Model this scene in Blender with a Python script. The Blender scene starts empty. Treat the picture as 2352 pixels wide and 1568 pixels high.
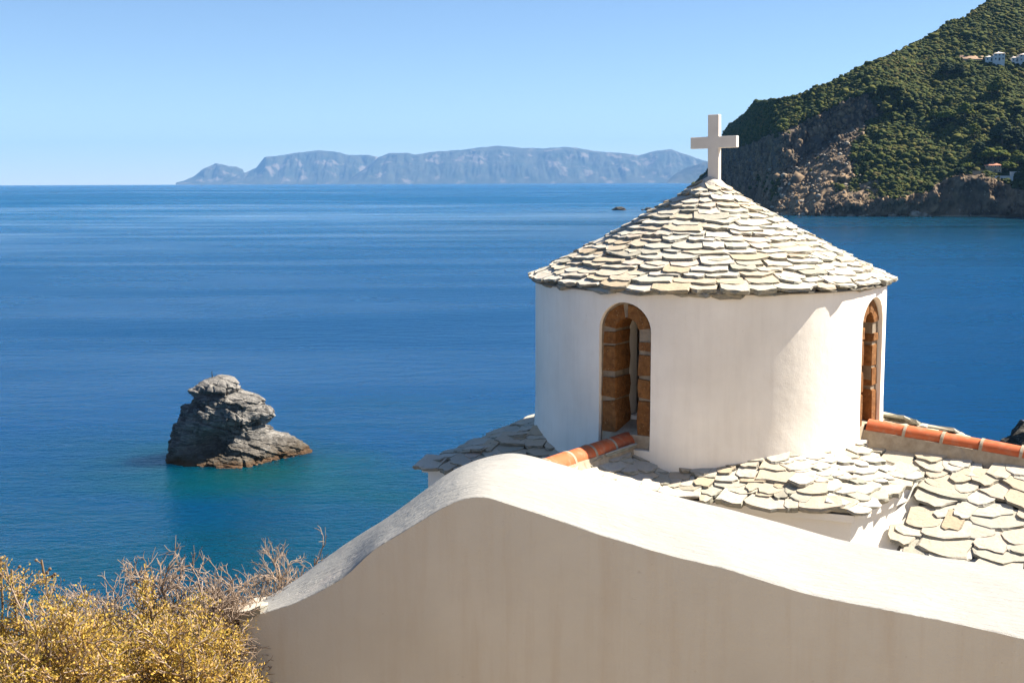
import bpy, bmesh, math, random
import numpy as np
from math import sin, cos, tan, atan, radians, pi, hypot, sqrt
from mathutils import Vector, Matrix, Euler
from mathutils.bvhtree import BVHTree

sc = bpy.context.scene
COL = sc.collection
random.seed(7)
RNG = np.random.default_rng(11)

# ------------------------------------------------------------------ camera
H = 24.0                                  # eye height above the sea, metres
FPX, CX, CY = 2850.0, 1176.0, 784.0       # focal length and centre for a 2352-wide frame
PITCH = atan((CY - 419.5) / FPX)
ROLL = radians(0.2)
CAM = np.array([0.0, 0.0, H])
fwd = np.array([0, cos(PITCH), -sin(PITCH)])
right0 = np.array([1.0, 0, 0])
up0 = np.cross(right0, fwd)
rgt = right0 * cos(ROLL) - up0 * sin(ROLL)
upv = up0 * cos(ROLL) + right0 * sin(ROLL)

cam_data = bpy.data.cameras.new("camera")
cam = bpy.data.objects.new("camera", cam_data)
COL.objects.link(cam)
cam.matrix_world = Matrix((
    (rgt[0], upv[0], -fwd[0], 0), (rgt[1], upv[1], -fwd[1], 0),
    (rgt[2], upv[2], -fwd[2], H), (0, 0, 0, 1)))
cam_data.sensor_width = 36.0
cam_data.lens = 36.0 * FPX / 2352.0
cam_data.clip_start = 0.05
cam_data.clip_end = 120000.0
sc.camera = cam

# ------------------------------------------------------------------ light
SUN_AZ, SUN_EL = 79.0, 47.0               # compass-like: 0 = straight ahead, 90 = right
world = bpy.data.worlds.new("World")
sc.world = world
world.use_nodes = True
wn = world.node_tree.nodes
wl = world.node_tree.links
bg = wn["Background"]
sky = wn.new("ShaderNodeTexSky")
sky.sky_type = 'NISHITA'
sky.sun_disc = False
sky.sun_elevation = radians(SUN_EL)
sky.sun_rotation = radians(SUN_AZ)
sky.altitude = 20.0
sky.air_density = 0.75
sky.dust_density = 0.0
sky.ozone_density = 4.0
wl.new(sky.outputs[0], bg.inputs[0])
bg.inputs[1].default_value = 0.0515

sun_data = bpy.data.lights.new("sun", 'SUN')
sun_data.energy = 4.7
sun_data.angle = radians(0.53)
sun_data.color = (1.0, 0.93, 0.82)
sun = bpy.data.objects.new("sun", sun_data)
COL.objects.link(sun)
sdir = Vector((sin(radians(SUN_AZ)) * cos(radians(SUN_EL)), cos(radians(SUN_AZ)) * cos(radians(SUN_EL)), sin(radians(SUN_EL))))
sun.rotation_euler = sdir.to_track_quat('Z', 'Y').to_euler()
sun.location = (60, 20, 90)

vs = sc.view_settings
vs.view_transform = 'Standard'
vs.look = 'None'
vs.gamma = 1.0
vs.use_curve_mapping = False
vs.exposure = 1.6
sc.cycles.use_denoising = True
sc.cycles.max_bounces = 8
sc.cycles.diffuse_bounces = 4
sc.cycles.sample_clamp_indirect = 8.0
sc.cycles.caustics_reflective = False
sc.cycles.caustics_refractive = False

# ------------------------------------------------------------------ helpers
def ray(x, y):
    return fwd + rgt * ((x - CX) / FPX) - upv * ((y - CY) / FPX)
def atz(x, y, z):
    r = ray(x, y); return CAM + r * ((z - H) / r[2])
def atd(x, y, d):
    r = ray(x, y); return CAM + r * (d / hypot(r[0], r[1]))
def atplane(x, y, p, n):
    r = ray(x, y); return CAM + r * (((p - CAM) @ n) / (r @ n))
def az(a):
    return np.array([sin(radians(a)), cos(radians(a)), 0.0])

_perm = RNG.permutation(512).astype(np.int64)
_grad = RNG.normal(size=(512, 3)); _grad /= np.linalg.norm(_grad, axis=1)[:, None]
def pnoise(P):
    P = np.asarray(P, float); I = np.floor(P).astype(np.int64); f = P - I
    w = f * f * f * (f * (f * 6 - 15) + 10)
    out = np.zeros(len(P))
    for dx in (0, 1):
        for dy in (0, 1):
            for dz in (0, 1):
                h = _perm[(_perm[(_perm[(I[:, 0] + dx) & 511] + I[:, 1] + dy) & 511] + I[:, 2] + dz) & 511]
                g = _grad[h]
                d = (g * (f - np.array([dx, dy, dz]))).sum(1)
                ww = (w[:, 0] if dx else 1 - w[:, 0]) * (w[:, 1] if dy else 1 - w[:, 1]) * (w[:, 2] if dz else 1 - w[:, 2])
                out += d * ww
    return out * 1.5
def fbm(P, oct=4, lac=2.03, gain=0.5):
    P = np.asarray(P, float); a = 1.0; s = 0; n = 0
    for i in range(oct):
        s = s + a * pnoise(P + 17.3 * i); n += a; P = P * lac; a *= gain
    return s / n
def ridged(P, oct=4):
    P = np.asarray(P, float); a = 1.0; s = 0; n = 0
    for i in range(oct):
        s = s + a * (1 - 2 * np.abs(pnoise(P + 9.1 * i))); n += a; P = P * 2.1; a *= 0.5
    return s / n

def mesh_data(name, verts, faces, mat=None, smooth=False):
    me = bpy.data.meshes.new(name)
    verts = np.asarray(verts, np.float32)
    if isinstance(faces, np.ndarray):
        nv = len(verts); nf, k = faces.shape
        me.vertices.add(nv); me.vertices.foreach_set("co", verts.ravel())
        me.loops.add(nf * k); me.loops.foreach_set("vertex_index", faces.astype(np.int32).ravel())
        me.polygons.add(nf)
        me.polygons.foreach_set("loop_start", np.arange(0, nf * k, k, dtype=np.int32))
        me.polygons.foreach_set("loop_total", np.full(nf, k, np.int32))
        me.update(calc_edges=True); me.validate()
    else:
        me.from_pydata([tuple(map(float, v)) for v in verts], [], faces)
        me.update()
    if smooth:
        me.polygons.foreach_set("use_smooth", np.ones(len(me.polygons), bool))
    if mat:
        me.materials.append(mat)
    return me
def link(name, data, parent=None, loc=None):
    o = bpy.data.objects.new(name, data); COL.objects.link(o)
    if parent: o.parent = parent
    if loc is not None: o.location = loc
    return o
def mobj(name, verts, faces, mat, parent=None, smooth=False, loc=None):
    return link(name, mesh_data(name, verts, faces, mat, smooth), parent, loc)
def tag(o, label=None, cat=None, group=None, kind=None):
    if label: o["label"] = label
    if cat: o["category"] = cat
    if group: o["group"] = group
    if kind: o["kind"] = kind
    return o
def empty(name, loc, rz=0.0):
    o = bpy.data.objects.new(name, None); COL.objects.link(o)
    o.location = loc; o.rotation_euler = (0, 0, rz); o.empty_display_size = 0.3
    return o
def grid_faces(nu, nv, closed=False):
    i = np.arange(nu - 1)[:, None]; j = np.arange(nv if closed else nv - 1)[None, :]
    jn = (j + 1) % nv
    a = i * nv + j; b = i * nv + jn; c = (i + 1) * nv + jn; d = (i + 1) * nv + j
    return np.stack([a, b, c, d], -1).reshape(-1, 4)
def set_attr(me, name, vals):
    a = me.attributes.new(name, 'FLOAT', 'POINT'); a.data.foreach_set("value", np.asarray(vals, np.float32))
def box_vf(x0, x1, y0, y1, z0, z1):
    v = [(x0, y0, z0), (x1, y0, z0), (x1, y1, z0), (x0, y1, z0), (x0, y0, z1), (x1, y0, z1), (x1, y1, z1), (x0, y1, z1)]
    f = [(0, 3, 2, 1), (4, 5, 6, 7), (0, 1, 5, 4), (1, 2, 6, 5), (2, 3, 7, 6), (3, 0, 4, 7)]
    return v, f
def prism_vf(poly, z0, z1):
    n = len(poly)
    v = [(x, y, z0) for x, y in poly] + [(x, y, z1) for x, y in poly]
    f = [tuple(range(n - 1, -1, -1)), tuple(range(n, 2 * n))] + [(i, (i + 1) % n, n + (i + 1) % n, n + i) for i in range(n)]
    return v, f
class MB:
    def __init__(s): s.v = []; s.f = []
    def add(s, vf):
        o = len(s.v); s.v += [tuple(p) for p in vf[0]]; s.f += [tuple(i + o for i in f) for f in vf[1]]; return s
    def box(s, *a): return s.add(box_vf(*a))
    def build(s, name, mat, parent=None, smooth=False, loc=None): return mobj(name, s.v, s.f, mat, parent, smooth, loc)

# ------------------------------------------------------------------ materials
class NT:
    def __init__(s, name):
        s.m = bpy.data.materials.new(name); s.m.use_nodes = True
        s.t = s.m.node_tree; s.n = s.t.nodes; s.l = s.t.links
        s.b = s.n["Principled BSDF"]
        s.out = s.n["Material Output"]
    def new(s, t, **kw):
        n = s.n.new(t)
        for k, v in kw.items(): setattr(n, k, v)
        return n
    def link(s, a, b): s.l.new(a, b)
    def pos(s, scale=(1, 1, 1), obj=False):
        src = s.new("ShaderNodeTexCoord").outputs["Object"] if obj else s.new("ShaderNodeNewGeometry").outputs["Position"]
        mp = s.new("ShaderNodeMapping"); mp.inputs["Scale"].default_value = scale
        s.link(src, mp.inputs["Vector"]); return mp.outputs[0]
    def noise(s, vec, scale, detail=4, rough=0.55, dist=0.0):
        n = s.new("ShaderNodeTexNoise"); n.inputs["Scale"].default_value = scale
        n.inputs["Detail"].default_value = detail; n.inputs["Roughness"].default_value = rough
        n.inputs["Distortion"].default_value = dist
        if vec is not None: s.link(vec, n.inputs["Vector"])
        return n.outputs["Fac"]
    def ramp(s, fac, stops, interp='LINEAR'):
        r = s.new("ShaderNodeValToRGB"); cr = r.color_ramp; cr.interpolation = interp
        while len(cr.elements) < len(stops): cr.elements.new(0.5)
        for e, (p, c) in zip(cr.elements, stops):
            e.position = p; e.color = (*c, 1) if len(c) == 3 else c
        s.link(fac, r.inputs[0]); return r.outputs[0]
    def mix(s, fac, a, b, mode='MIX'):
        m = s.new("ShaderNodeMix", data_type='RGBA', blend_type=mode)
        for i, x in ((0, fac), (6, a), (7, b)):
            if isinstance(x, (int, float)): m.inputs[i].default_value = x
            elif isinstance(x, tuple): m.inputs[i].default_value = (*x, 1)
            else: s.link(x, m.inputs[i])
        return m.outputs[2]
    def math(s, op, a, b=None, c=None, clamp=False):
        m = s.new("ShaderNodeMath", operation=op, use_clamp=clamp)
        for i, x in enumerate((a, b, c)):
            if x is None: continue
            if isinstance(x, (int, float)): m.inputs[i].default_value = x
            else: s.link(x, m.inputs[i])
        return m.outputs[0]
    def attr(s, name): return s.new("ShaderNodeAttribute", attribute_name=name).outputs["Fac"]
    def bump(s, h, strength, dist=0.01, normal=None):
        b = s.new("ShaderNodeBump"); b.inputs["Strength"].default_value = strength; b.inputs["Distance"].default_value = dist
        s.link(h, b.inputs["Height"])
        if normal is not None: s.link(normal, b.inputs["Normal"])
        return b.outputs[0]
    def fin(s, col, rough=0.9, normal=None, spec=0.3):
        if isinstance(col, tuple): s.b.inputs["Base Color"].default_value = (*col, 1)
        else: s.link(col, s.b.inputs["Base Color"])
        if isinstance(rough, (int, float)): s.b.inputs["Roughness"].default_value = rough
        else: s.link(rough, s.b.inputs["Roughness"])
        s.b.inputs["Specular IOR Level"].default_value = spec
        if normal is not None: s.link(normal, s.b.inputs["Normal"])
        return s.m
def rnd(t):
    a = t.new("ShaderNodeObjectInfo").outputs["Random"]
    b = t.new("ShaderNodeNewGeometry").outputs["Random Per Island"]
    return t.math('FRACT', t.math('ADD', a, b))

def mat_plaster(name, tint=(0.80, 0.765, 0.70), streak=0.0, ripple=0.0):
    t = NT(name); p = t.pos()
    n1 = t.noise(p, 1.6, 5, 0.6); n2 = t.noise(p, 11, 5, 0.6); n3 = t.noise(p, 140, 3, 0.5)
    c = t.mix(t.ramp(n1, [(0.35, (0, 0, 0)), (0.7, (1, 1, 1))]), tint, tuple(x * y for x, y in zip(tint, (0.87, 0.86, 0.85))))
    c = t.mix(t.math('MULTIPLY', t.ramp(n2, [(0.55, (0, 0, 0)), (0.75, (1, 1, 1))]), 0.25), c, tuple(x * y for x, y in zip(tint, (0.90, 0.86, 0.80))))
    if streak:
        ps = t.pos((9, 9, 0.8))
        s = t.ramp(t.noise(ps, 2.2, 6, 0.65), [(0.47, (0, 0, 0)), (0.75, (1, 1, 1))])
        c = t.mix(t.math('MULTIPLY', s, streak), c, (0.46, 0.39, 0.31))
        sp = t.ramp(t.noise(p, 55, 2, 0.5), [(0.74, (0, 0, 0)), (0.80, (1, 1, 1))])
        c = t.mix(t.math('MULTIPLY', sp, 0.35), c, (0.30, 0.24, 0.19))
    nb = t.math('ADD', t.math('MULTIPLY', n3, 0.35), t.math('ADD', n2, t.math('MULTIPLY', t.noise(p, 4.0, 3, .5), 1.6)))
    if ripple:
        pr = t.pos((14, 62, 30))
        rp = t.noise(pr, 1.0, 4, 0.6, 0.6)
        nb = t.math('ADD', t.math('MULTIPLY', nb, 0.25), t.math('MULTIPLY', rp, ripple))
        c = t.mix(t.math('MULTIPLY', t.ramp(rp, [(0.36, (1, 1, 1)), (0.5, (0, 0, 0))]), 0.16), c, (0.24, 0.225, 0.205))   # dirt in the trowel marks
        pk = t.ramp(t.noise(p, 2.6, 5, 0.7), [(0.60, (0, 0, 0)), (0.72, (1, 1, 1))])
        c = t.mix(t.math('MULTIPLY', pk, 0.25), c, (0.74, 0.60, 0.52))
    nr = t.bump(nb, 0.8 if ripple else 0.35, 0.007)
    return t.fin(c, 0.92, nr, 0.2)

M = {}
M['drum'] = mat_plaster("drum_plaster", (0.89, 0.83, 0.73), streak=0.13)
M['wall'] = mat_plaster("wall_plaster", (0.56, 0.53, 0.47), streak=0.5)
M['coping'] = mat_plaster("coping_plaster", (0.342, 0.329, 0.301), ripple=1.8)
M['white'] = mat_plaster("white_plaster", (0.79, 0.745, 0.67))

def mat_slate():
    t = NT("slate"); r = rnd(t); p = t.pos()
    base = t.ramp(r, [(0.0, (0.44, 0.405, 0.335)), (0.22, (0.53, 0.48, 0.405)), (0.40, (0.44, 0.34, 0.225)),
                      (0.6, (0.57, 0.525, 0.44)), (0.72, (0.30, 0.285, 0.225)), (0.8, (0.50, 0.47, 0.39)), (0.9, (0.46, 0.385, 0.28)), (1.0, (0.54, 0.44, 0.36))])
    n1 = t.noise(p, 9, 6, 0.65); n2 = t.noise(p, 38, 5, 0.6)
    ps = t.pos((20, 20, 130)); lay = t.noise(ps, 1.0, 4, 0.6)
    c = t.mix(t.ramp(n1, [(0.38, (0, 0, 0)), (0.68, (1, 1, 1))]), base, t.mix(0.45, base, (0.50, 0.395, 0.265)))
    c = t.mix(t.math('MULTIPLY', t.ramp(n2, [(0.56, (0, 0, 0)), (0.7, (1, 1, 1))]), 0.4), c, (0.17, 0.165, 0.14))
    gz = t.new("ShaderNodeSeparateXYZ"); t.link(t.new("ShaderNodeNewGeometry").outputs["True Normal"], gz.inputs[0])
    side = t.ramp(gz.outputs[2], [(0.45, (1, 1, 1)), (0.72, (0, 0, 0))])     # broken edges darker, streaked in layers
    c = t.mix(t.math('MULTIPLY', side, t.math('MULTIPLY_ADD', t.ramp(lay, [(0.35, (0, 0, 0)), (0.65, (1, 1, 1))]), 0.5, 0.42)), c, (0.13, 0.135, 0.11))
    c = t.mix(t.math('MULTIPLY', t.ramp(t.noise(p, 5.5, 6, 0.7), [(0.58, (0, 0, 0)), (0.66, (1, 1, 1))]), 0.45), c, (0.36, 0.32, 0.235))
    h = t.math('ADD', t.math('MULTIPLY', n1, 0.7), t.math('ADD', t.math('MULTIPLY', n2, 0.3), t.math('MULTIPLY', lay, 0.4)))
    return t.fin(c, 0.85, t.bump(h, 0.7, 0.012), 0.35)
M['slate'] = mat_slate()

def mat_simple(name, c0, c1, scale=8, rough=0.9, bump=0.4, bd=0.01, spec=0.3, detail=5, c2=None):
    t = NT(name); p = t.pos(obj=False)
    n = t.noise(p, scale, detail, 0.62)
    stops = [(0.32, c0), (0.68, c1)] if c2 is None else [(0.30, c0), (0.52, c1), (0.72, c2)]
    return t.fin(t.ramp(n, stops), rough, t.bump(t.noise(p, scale * 3.1, 5, 0.6), bump, bd), spec)
M['mortar'] = mat_simple("mortar", (0.30, 0.235, 0.16), (0.44, 0.365, 0.27), 14)
M['wmortar'] = mat_simple("window_mortar", (0.17, 0.13, 0.09), (0.30, 0.24, 0.17), 14)
M['bed'] = mat_simple("roof_bedding", (0.13, 0.115, 0.09), (0.22, 0.19, 0.15), 14)
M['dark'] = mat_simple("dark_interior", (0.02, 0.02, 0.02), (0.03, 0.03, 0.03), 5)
def mat_stone():
    t = NT("ochre_stone"); p = t.pos(); r = rnd(t)
    b = t.ramp(r, [(0, (0.215, 0.088, 0.026)), (0.5, (0.255, 0.118, 0.040)), (1, (0.19, 0.086, 0.034))])
    n = t.noise(p, 24, 5, 0.6)
    c = t.mix(t.ramp(n, [(0.4, (0, 0, 0)), (0.7, (1, 1, 1))]), b, (0.13, 0.056, 0.02))
    v = t.ramp(t.noise(p, 75, 2, 0.5), [(0.66, (0, 0, 0)), (0.74, (1, 1, 1))])
    c = t.mix(t.math('MULTIPLY', v, 0.5), c, (0.55, 0.40, 0.22))
    return t.fin(c, 0.95, t.bump(t.math('ADD', n, t.noise(p, 90, 3, 0.6)), 0.8, 0.008), 0.2)
M['stone'] = mat_stone()
def mat_terra():
    t = NT("terracotta"); p = t.pos(); r = rnd(t)
    b = t.ramp(r, [(0, (0.48, 0.100, 0.032)), (0.5, (0.56, 0.135, 0.042)), (1, (0.45, 0.110, 0.042))])
    n = t.noise(p, 16, 5, 0.65)
    c = t.mix(t.math('MULTIPLY', t.ramp(n, [(0.5, (0, 0, 0)), (0.72, (1, 1, 1))]), 0.55), b, (0.46, 0.27, 0.17))
    return t.fin(c, 0.75, t.bump(n, 0.25, 0.006), 0.35)
M['terra'] = mat_terra()
M['cross'] = mat_simple("cross_marble", (0.60, 0.545, 0.475), (0.68, 0.625, 0.55), 6, 0.75, 0.15, 0.004)

# ------------------------------------------------------------------ sea
def build_sea():
    rad = [3, 8, 20, 45, 80, 130, 200, 320, 520, 850, 1400, 2400, 4200, 7500, 13000, 21000, 30000]
    n = 96
    v = [(0, 0, 0)]; f = []
    for r in rad:
        v += [(r * cos(2 * pi * k / n), r * sin(2 * pi * k / n), 0) for k in range(n)]
    f += [(0, 1 + k, 1 + (k + 1) % n) for k in range(n)]
    for i in range(len(rad) - 1):
        a, b = 1 + i * n, 1 + (i + 1) * n
        f += [(a + k, b + k, b + (k + 1) % n, a + (k + 1) % n) for k in range(n)]
    t = NT("sea_water")
    p = t.pos()
    # calm slicks and wind lanes, long across the line of sight; the open sea beyond the bay is ruffled
    sep = t.new("ShaderNodeSeparateXYZ"); t.link(p, sep.inputs[0])
    lane = t.noise(t.pos((0.0016, 0.0062, 1)), 1.0, 4, 0.55, 0.6)
    lane2 = t.noise(t.pos((0.008, 0.034, 1)), 1.0, 4, 0.55, 0.4)
    lane3 = t.noise(t.pos((0.0003, 0.0016, 1)), 1.0, 3, 0.5, 0.4)
    yy = t.math('ADD', sep.outputs[1], t.math('MULTIPLY', sep.outputs[0], -0.12))
    zone = t.ramp(t.math('DIVIDE', yy, 3000.0, clamp=True), [(0.0, (.55,) * 3), (0.12, (.52,) * 3), (0.19, (.34,) * 3), (0.42, (.30,) * 3), (0.50, (.62,) * 3), (1.0, (.66,) * 3)])
    mixl = t.math('ADD', t.math('MULTIPLY', lane, 0.55), t.math('ADD', t.math('MULTIPLY', lane2, 0.30), t.math('MULTIPLY', lane3, 0.35)))
    ruf = t.math('ADD', zone, t.math('MULTIPLY', t.math('SUBTRACT', mixl, 0.6), 2.9), clamp=True)
    w1 = t.noise(t.pos((0.9, 1.7, 1)), 1.0, 3, 0.6, 0.2)
    w2 = t.noise(t.pos((0.18, 0.42, 1)), 1.0, 2, 0.5)
    w3 = t.noise(t.pos((2.4, 4.8, 1)), 1.0, 2, 0.5)
    hgt = t.math('ADD', t.math('MULTIPLY', w1, 0.5), t.math('ADD', t.math('MULTIPLY', w2, 0.7), t.math('MULTIPLY', w3, 0.14)))
    b = t.new("ShaderNodeBump"); b.inputs["Distance"].default_value = 1.25
    t.link(hgt, b.inputs["Height"])
    t.link(t.math('MULTIPLY_ADD', ruf, 0.85, 0.12), b.inputs["Strength"])
    # deep blue; shallows over pale rock near the shore turn teal
    def dist_to(x, y, sx, sy):
        dx = t.math('DIVIDE', t.math('SUBTRACT', sep.outputs[0], x), sx)
        dy = t.math('DIVIDE', t.math('SUBTRACT', sep.outputs[1], y), sy)
        return t.math('SQRT', t.math('ADD', t.math('MULTIPLY', dx, dx), t.math('MULTIPLY', dy, dy)))
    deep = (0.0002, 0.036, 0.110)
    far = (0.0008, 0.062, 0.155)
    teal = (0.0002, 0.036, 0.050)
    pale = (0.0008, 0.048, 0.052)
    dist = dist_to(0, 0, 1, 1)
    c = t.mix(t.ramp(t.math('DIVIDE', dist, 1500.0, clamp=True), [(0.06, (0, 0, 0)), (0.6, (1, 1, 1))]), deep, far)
    hill_refl = t.math('SUBTRACT', 1.4, dist_to(470, 760, 420, 420), clamp=True)                  # headland's dark reflection put into the water colour
    c = t.mix(hill_refl, c, (0.0002, 0.021, 0.040))
    sh = t.math('SUBTRACT', 1.25, dist_to(2, 40, 92, 78))
    pn = t.noise(t.pos((0.035, 0.05, 1)), 1.0, 5, 0.6)
    shallow = t.math('ADD', sh, t.math('MULTIPLY', t.math('SUBTRACT', pn, 0.5), 1.3), clamp=True)
    c = t.mix(t.math('MULTIPLY', shallow, 0.85), c, teal)
    rk = t.math('ADD', t.math('SUBTRACT', 1.0, dist_to(ROCK_C[0] + 4, ROCK_C[1] - 6, 17, 15)), t.math('MULTIPLY', t.math('SUBTRACT', pn, 0.5), 1.6), clamp=True)
    c = t.mix(t.math('MULTIPLY', rk, 0.8), c, pale)
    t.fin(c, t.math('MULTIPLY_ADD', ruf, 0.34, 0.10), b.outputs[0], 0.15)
    t.b.inputs["IOR"].default_value = 1.33
    t.b.subsurface_method = 'BURLEY'
    t.b.inputs["Subsurface Weight"].default_value = 1.0      # light wanders some metres under the surface
    t.b.inputs["Subsurface Radius"].default_value = (0.5, 1.0, 1.5)
    t.b.inputs["Subsurface Scale"].default_value = 14.0
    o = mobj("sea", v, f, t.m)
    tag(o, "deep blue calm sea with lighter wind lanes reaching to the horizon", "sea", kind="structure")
ROCK_C = atz(520, 1052, 0.0)
build_sea()

# ------------------------------------------------------------------ near ground (promontory under church and wall)
C0 = az(8.98) * 10.2                       # drum axis on plan
def ground_z(X, Y):
    X = np.asarray(X, float); Y = np.asarray(Y, float)
    d = 1.62 + 0.07 * np.clip(Y, -3, 3.4) + 0.10 * np.clip(-X - 0.3, 0, 3)
    d = d - 0.45 * np.clip(-Y - 1.0, 0, 60)                       # hill rises behind the viewer
    left = np.clip(1.0 - (X + 0.7) / 1.4, 0, 1)
    drop = 1.15 * np.clip(Y - 3.6, 0, 100) + 0.9 * np.clip(-X - 3.5, 0, 100) * (Y > -20)
    rr = np.hypot((X - C0[0] - 0.3) / 1.25, Y - C0[1])
    plate = 4.85 + 1.1 * np.clip(rr - 4.0, 0, 100)
    d2 = np.minimum(d + drop, np.maximum(plate, d + 0.8 * np.clip(Y - 3.6, 0, 3)))
    d2 = np.where(Y < 3.6, d + 0.9 * np.clip(-X - 3.5, 0, 100), d2)
    d2 = d2 + 0.5 * np.clip(X - 9, 0, 100)
    return H - np.minimum(d2, 30)
def build_ground():
    xs = np.concatenate([np.linspace(-45, -6, 40), np.linspace(-5.7, 10, 80), np.linspace(10.5, 45, 40)])
    ys = np.concatenate([np.linspace(-40, -4, 30), np.linspace(-3.6, 18, 110), np.linspace(18.5, 45, 36)])
    X, Y = np.meshgrid(xs, ys, indexing='ij')
    Z = ground_z(X, Y)
    P = np.stack([X.ravel(), Y.ravel(), Z.ravel()], 1)
    P[:, 2] += fbm(P * 0.9, 4) * 0.12 + np.where(P[:, 2] < 19, fbm(P * 0.4, 4) * 1.0, 0)
    m = mat_simple("dry_ground", (0.26, 0.20, 0.13), (0.38, 0.31, 0.22), 3.0, c2=(0.30, 0.26, 0.15))
    o = mobj("ground", P, grid_faces(len(xs), len(ys)), m, smooth=True)
    tag(o, "dry rocky ground of the promontory under the church and shrubs", "ground", kind="structure")
build_ground()

# ------------------------------------------------------------------ far islands
def island(name, label, sky_pts, dist, depth, seed):
    xs = np.array([p[0] for p in sky_pts], float); ys = np.array([p[1] for p in sky_pts], float)
    n = int((xs[-1] - xs[0]) / 2.2) + 2
    X = np.linspace(xs[0], xs[-1], n); Y = np.interp(X, xs, ys)
    rows = 40
    V = np.zeros((rows + 8, n, 3))
    for i in range(n):
        e = ray(X[i], Y[i]); e /= hypot(e[0], e[1])
        base = ray(X[i], 419.0); base /= hypot(base[0], base[1])
        dk = dist + depth * 0.5
        zk = max(H + e[2] * dk, 2.0)
        for k in range(rows):
            f = k / (rows - 1)
            d = dist + depth * 0.5 * f
            V[k, i] = base * d; V[k, i, 2] = zk * (0.35 * f + 0.65 * min(1, f * 1.5) ** 0.8 if f < 1 else 1) - 2 * (1 - f)
        for k in range(8):
            f = (k + 1) / 8
            V[rows + k, i] = base * (dk + depth * 0.6 * f); V[rows + k, i, 2] = zk * (1 - f) - 2 * f
    P = V.reshape(-1, 3)
    amp = np.clip(P[:, 2] / 120, 0, 1)
    f = (np.arange(rows + 8)[:, None] / (rows - 1) * np.ones((1, n))).ravel()
    keep = np.clip(np.abs(f - 1) * 4, 0, 1)
    nz = ridged(P / 1350 + seed, 5)
    P[:, 2] += nz * 60 * amp * keep + fbm(P / 160 + seed, 3) * 14 * amp
    P[:, 1] += ridged(P * np.array([1, .3, .2]) / 500 + seed, 4) * 220 * amp * keep
    o = mobj(name, P, grid_faces(rows + 8, n), M['far'], smooth=True)
    tag(o, label, "island", kind="structure")
def mat_far():
    t = NT("far_hillside"); p = t.pos()
    n = t.noise(p, 0.004, 6, 0.62); n2 = t.noise(t.pos((1, 1, .35)), 0.0035, 5, 0.6)
    c = t.ramp(n, [(0.35, (0.030, 0.038, 0.022)), (0.6, (0.065, 0.064, 0.042))])
    c = t.mix(t.math('MULTIPLY', t.ramp(n2, [(0.56, (0, 0, 0)), (0.64, (1, 1, 1))]), .6), c, (0.25, 0.195, 0.155))
    return t.fin(c, 0.95, None, 0.1)
M['far'] = mat_far()
def zi(pts, ox, oy, s):      # picture measurements -> 2352-wide frame
    return [((ox + x / s) / 1.7415, (oy + y / s) / 1.7415) for x, y in pts]
SI = 2352 / 2250.0
island("far_island", "low pale blue islet at the left end of the far islands",
       zi([(55, 243), (90, 235), (125, 220), (170, 185), (225, 160), (280, 172), (330, 185), (338, 205), (420, 228), (470, 243)], 650, 500, SI), 27300, 1600, 3.1)
island("far_island", "steep cliffed blue island between the islet and the long ridge",
       zi([(250, 243), (340, 203), (390, 183), (430, 135), (500, 127), (560, 117), (650, 106), (720, 111), (775, 125), (860, 126), (905, 136), (990, 175), (1080, 243)], 650, 500, SI), 26500, 2400, 8.7)
island("far_island", "longest and highest blue island filling the horizon left of the cross",
       zi([(760, 243), (850, 180), (905, 135), (950, 118), (1030, 117), (1055, 125), (1130, 112), (1250, 105), (1340, 92), (1410, 87), (1500, 96), (1590, 98), (1680, 92), (1730, 95), (1810, 110), (1930, 118), (1990, 128), (2060, 108), (2125, 102), (2190, 125), (2260, 150), (2400, 190), (2600, 241)], 650, 500, SI), 25000, 3200, 5.2)
island("far_island", "small darker blue headland partly hidden behind the cross",
       zi([(2110, 238), (2150, 210), (2200, 180), (2260, 160), (2350, 150), (2500, 190), (2600, 238)], 650, 500, SI), 20500, 2200, 1.4)

# ------------------------------------------------------------------ wooded headland on the right
SKYL = [(1560, 452), (1585, 440), (1608, 416), (1627, 387), (1645, 345), (1661, 303), (1672, 288), (1704, 267), (1717, 254), (1727, 237), (1753, 232), (1801, 224), (1840, 213),
        (1888, 193), (1930, 174), (1959, 155), (2007, 139), (2072, 108), (2111, 87), (2140, 68), (2165, 48), (2198, 42), (2220, 23), (2252, 0),
        (2352, -62), (2450, -120), (2560, -165), (2680, -180), (2800, -150)]
SHORE = [(1560, 456), (1600, 454), (1640, 457), (1700, 467), (1735, 482), (1775, 493.5), (1880, 496), (1990, 497), (2400, 498), (2600, 510), (2800, 530)]
CTOP = [(1560, 450), (1627, 392), (1661, 322), (1701, 329), (1753, 306), (1801, 287), (1859, 258), (1930, 226), (1988, 206), (2030, 195), (2091, 215), (2160, 250), (2800, 200)]
CBAS = [(1560, 454), (1627, 430), (1661, 395), (1701, 400), (1753, 385), (1801, 385), (1859, 345), (1911, 309), (1950, 287), (2010, 268), (2060, 245), (2095, 222), (2160, 262), (2800, 215)]
LCT = [(1560, 455.5), (1640, 452), (1700, 460), (1780, 482), (1860, 478), (1950, 462), (2091, 445), (2150, 430), (2217, 406), (2290, 412), (2352, 440), (2500, 470), (2800, 500)]
def tab(t, X):
    return np.interp(X, [p[0] for p in t], [p[1] for p in t])
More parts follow.
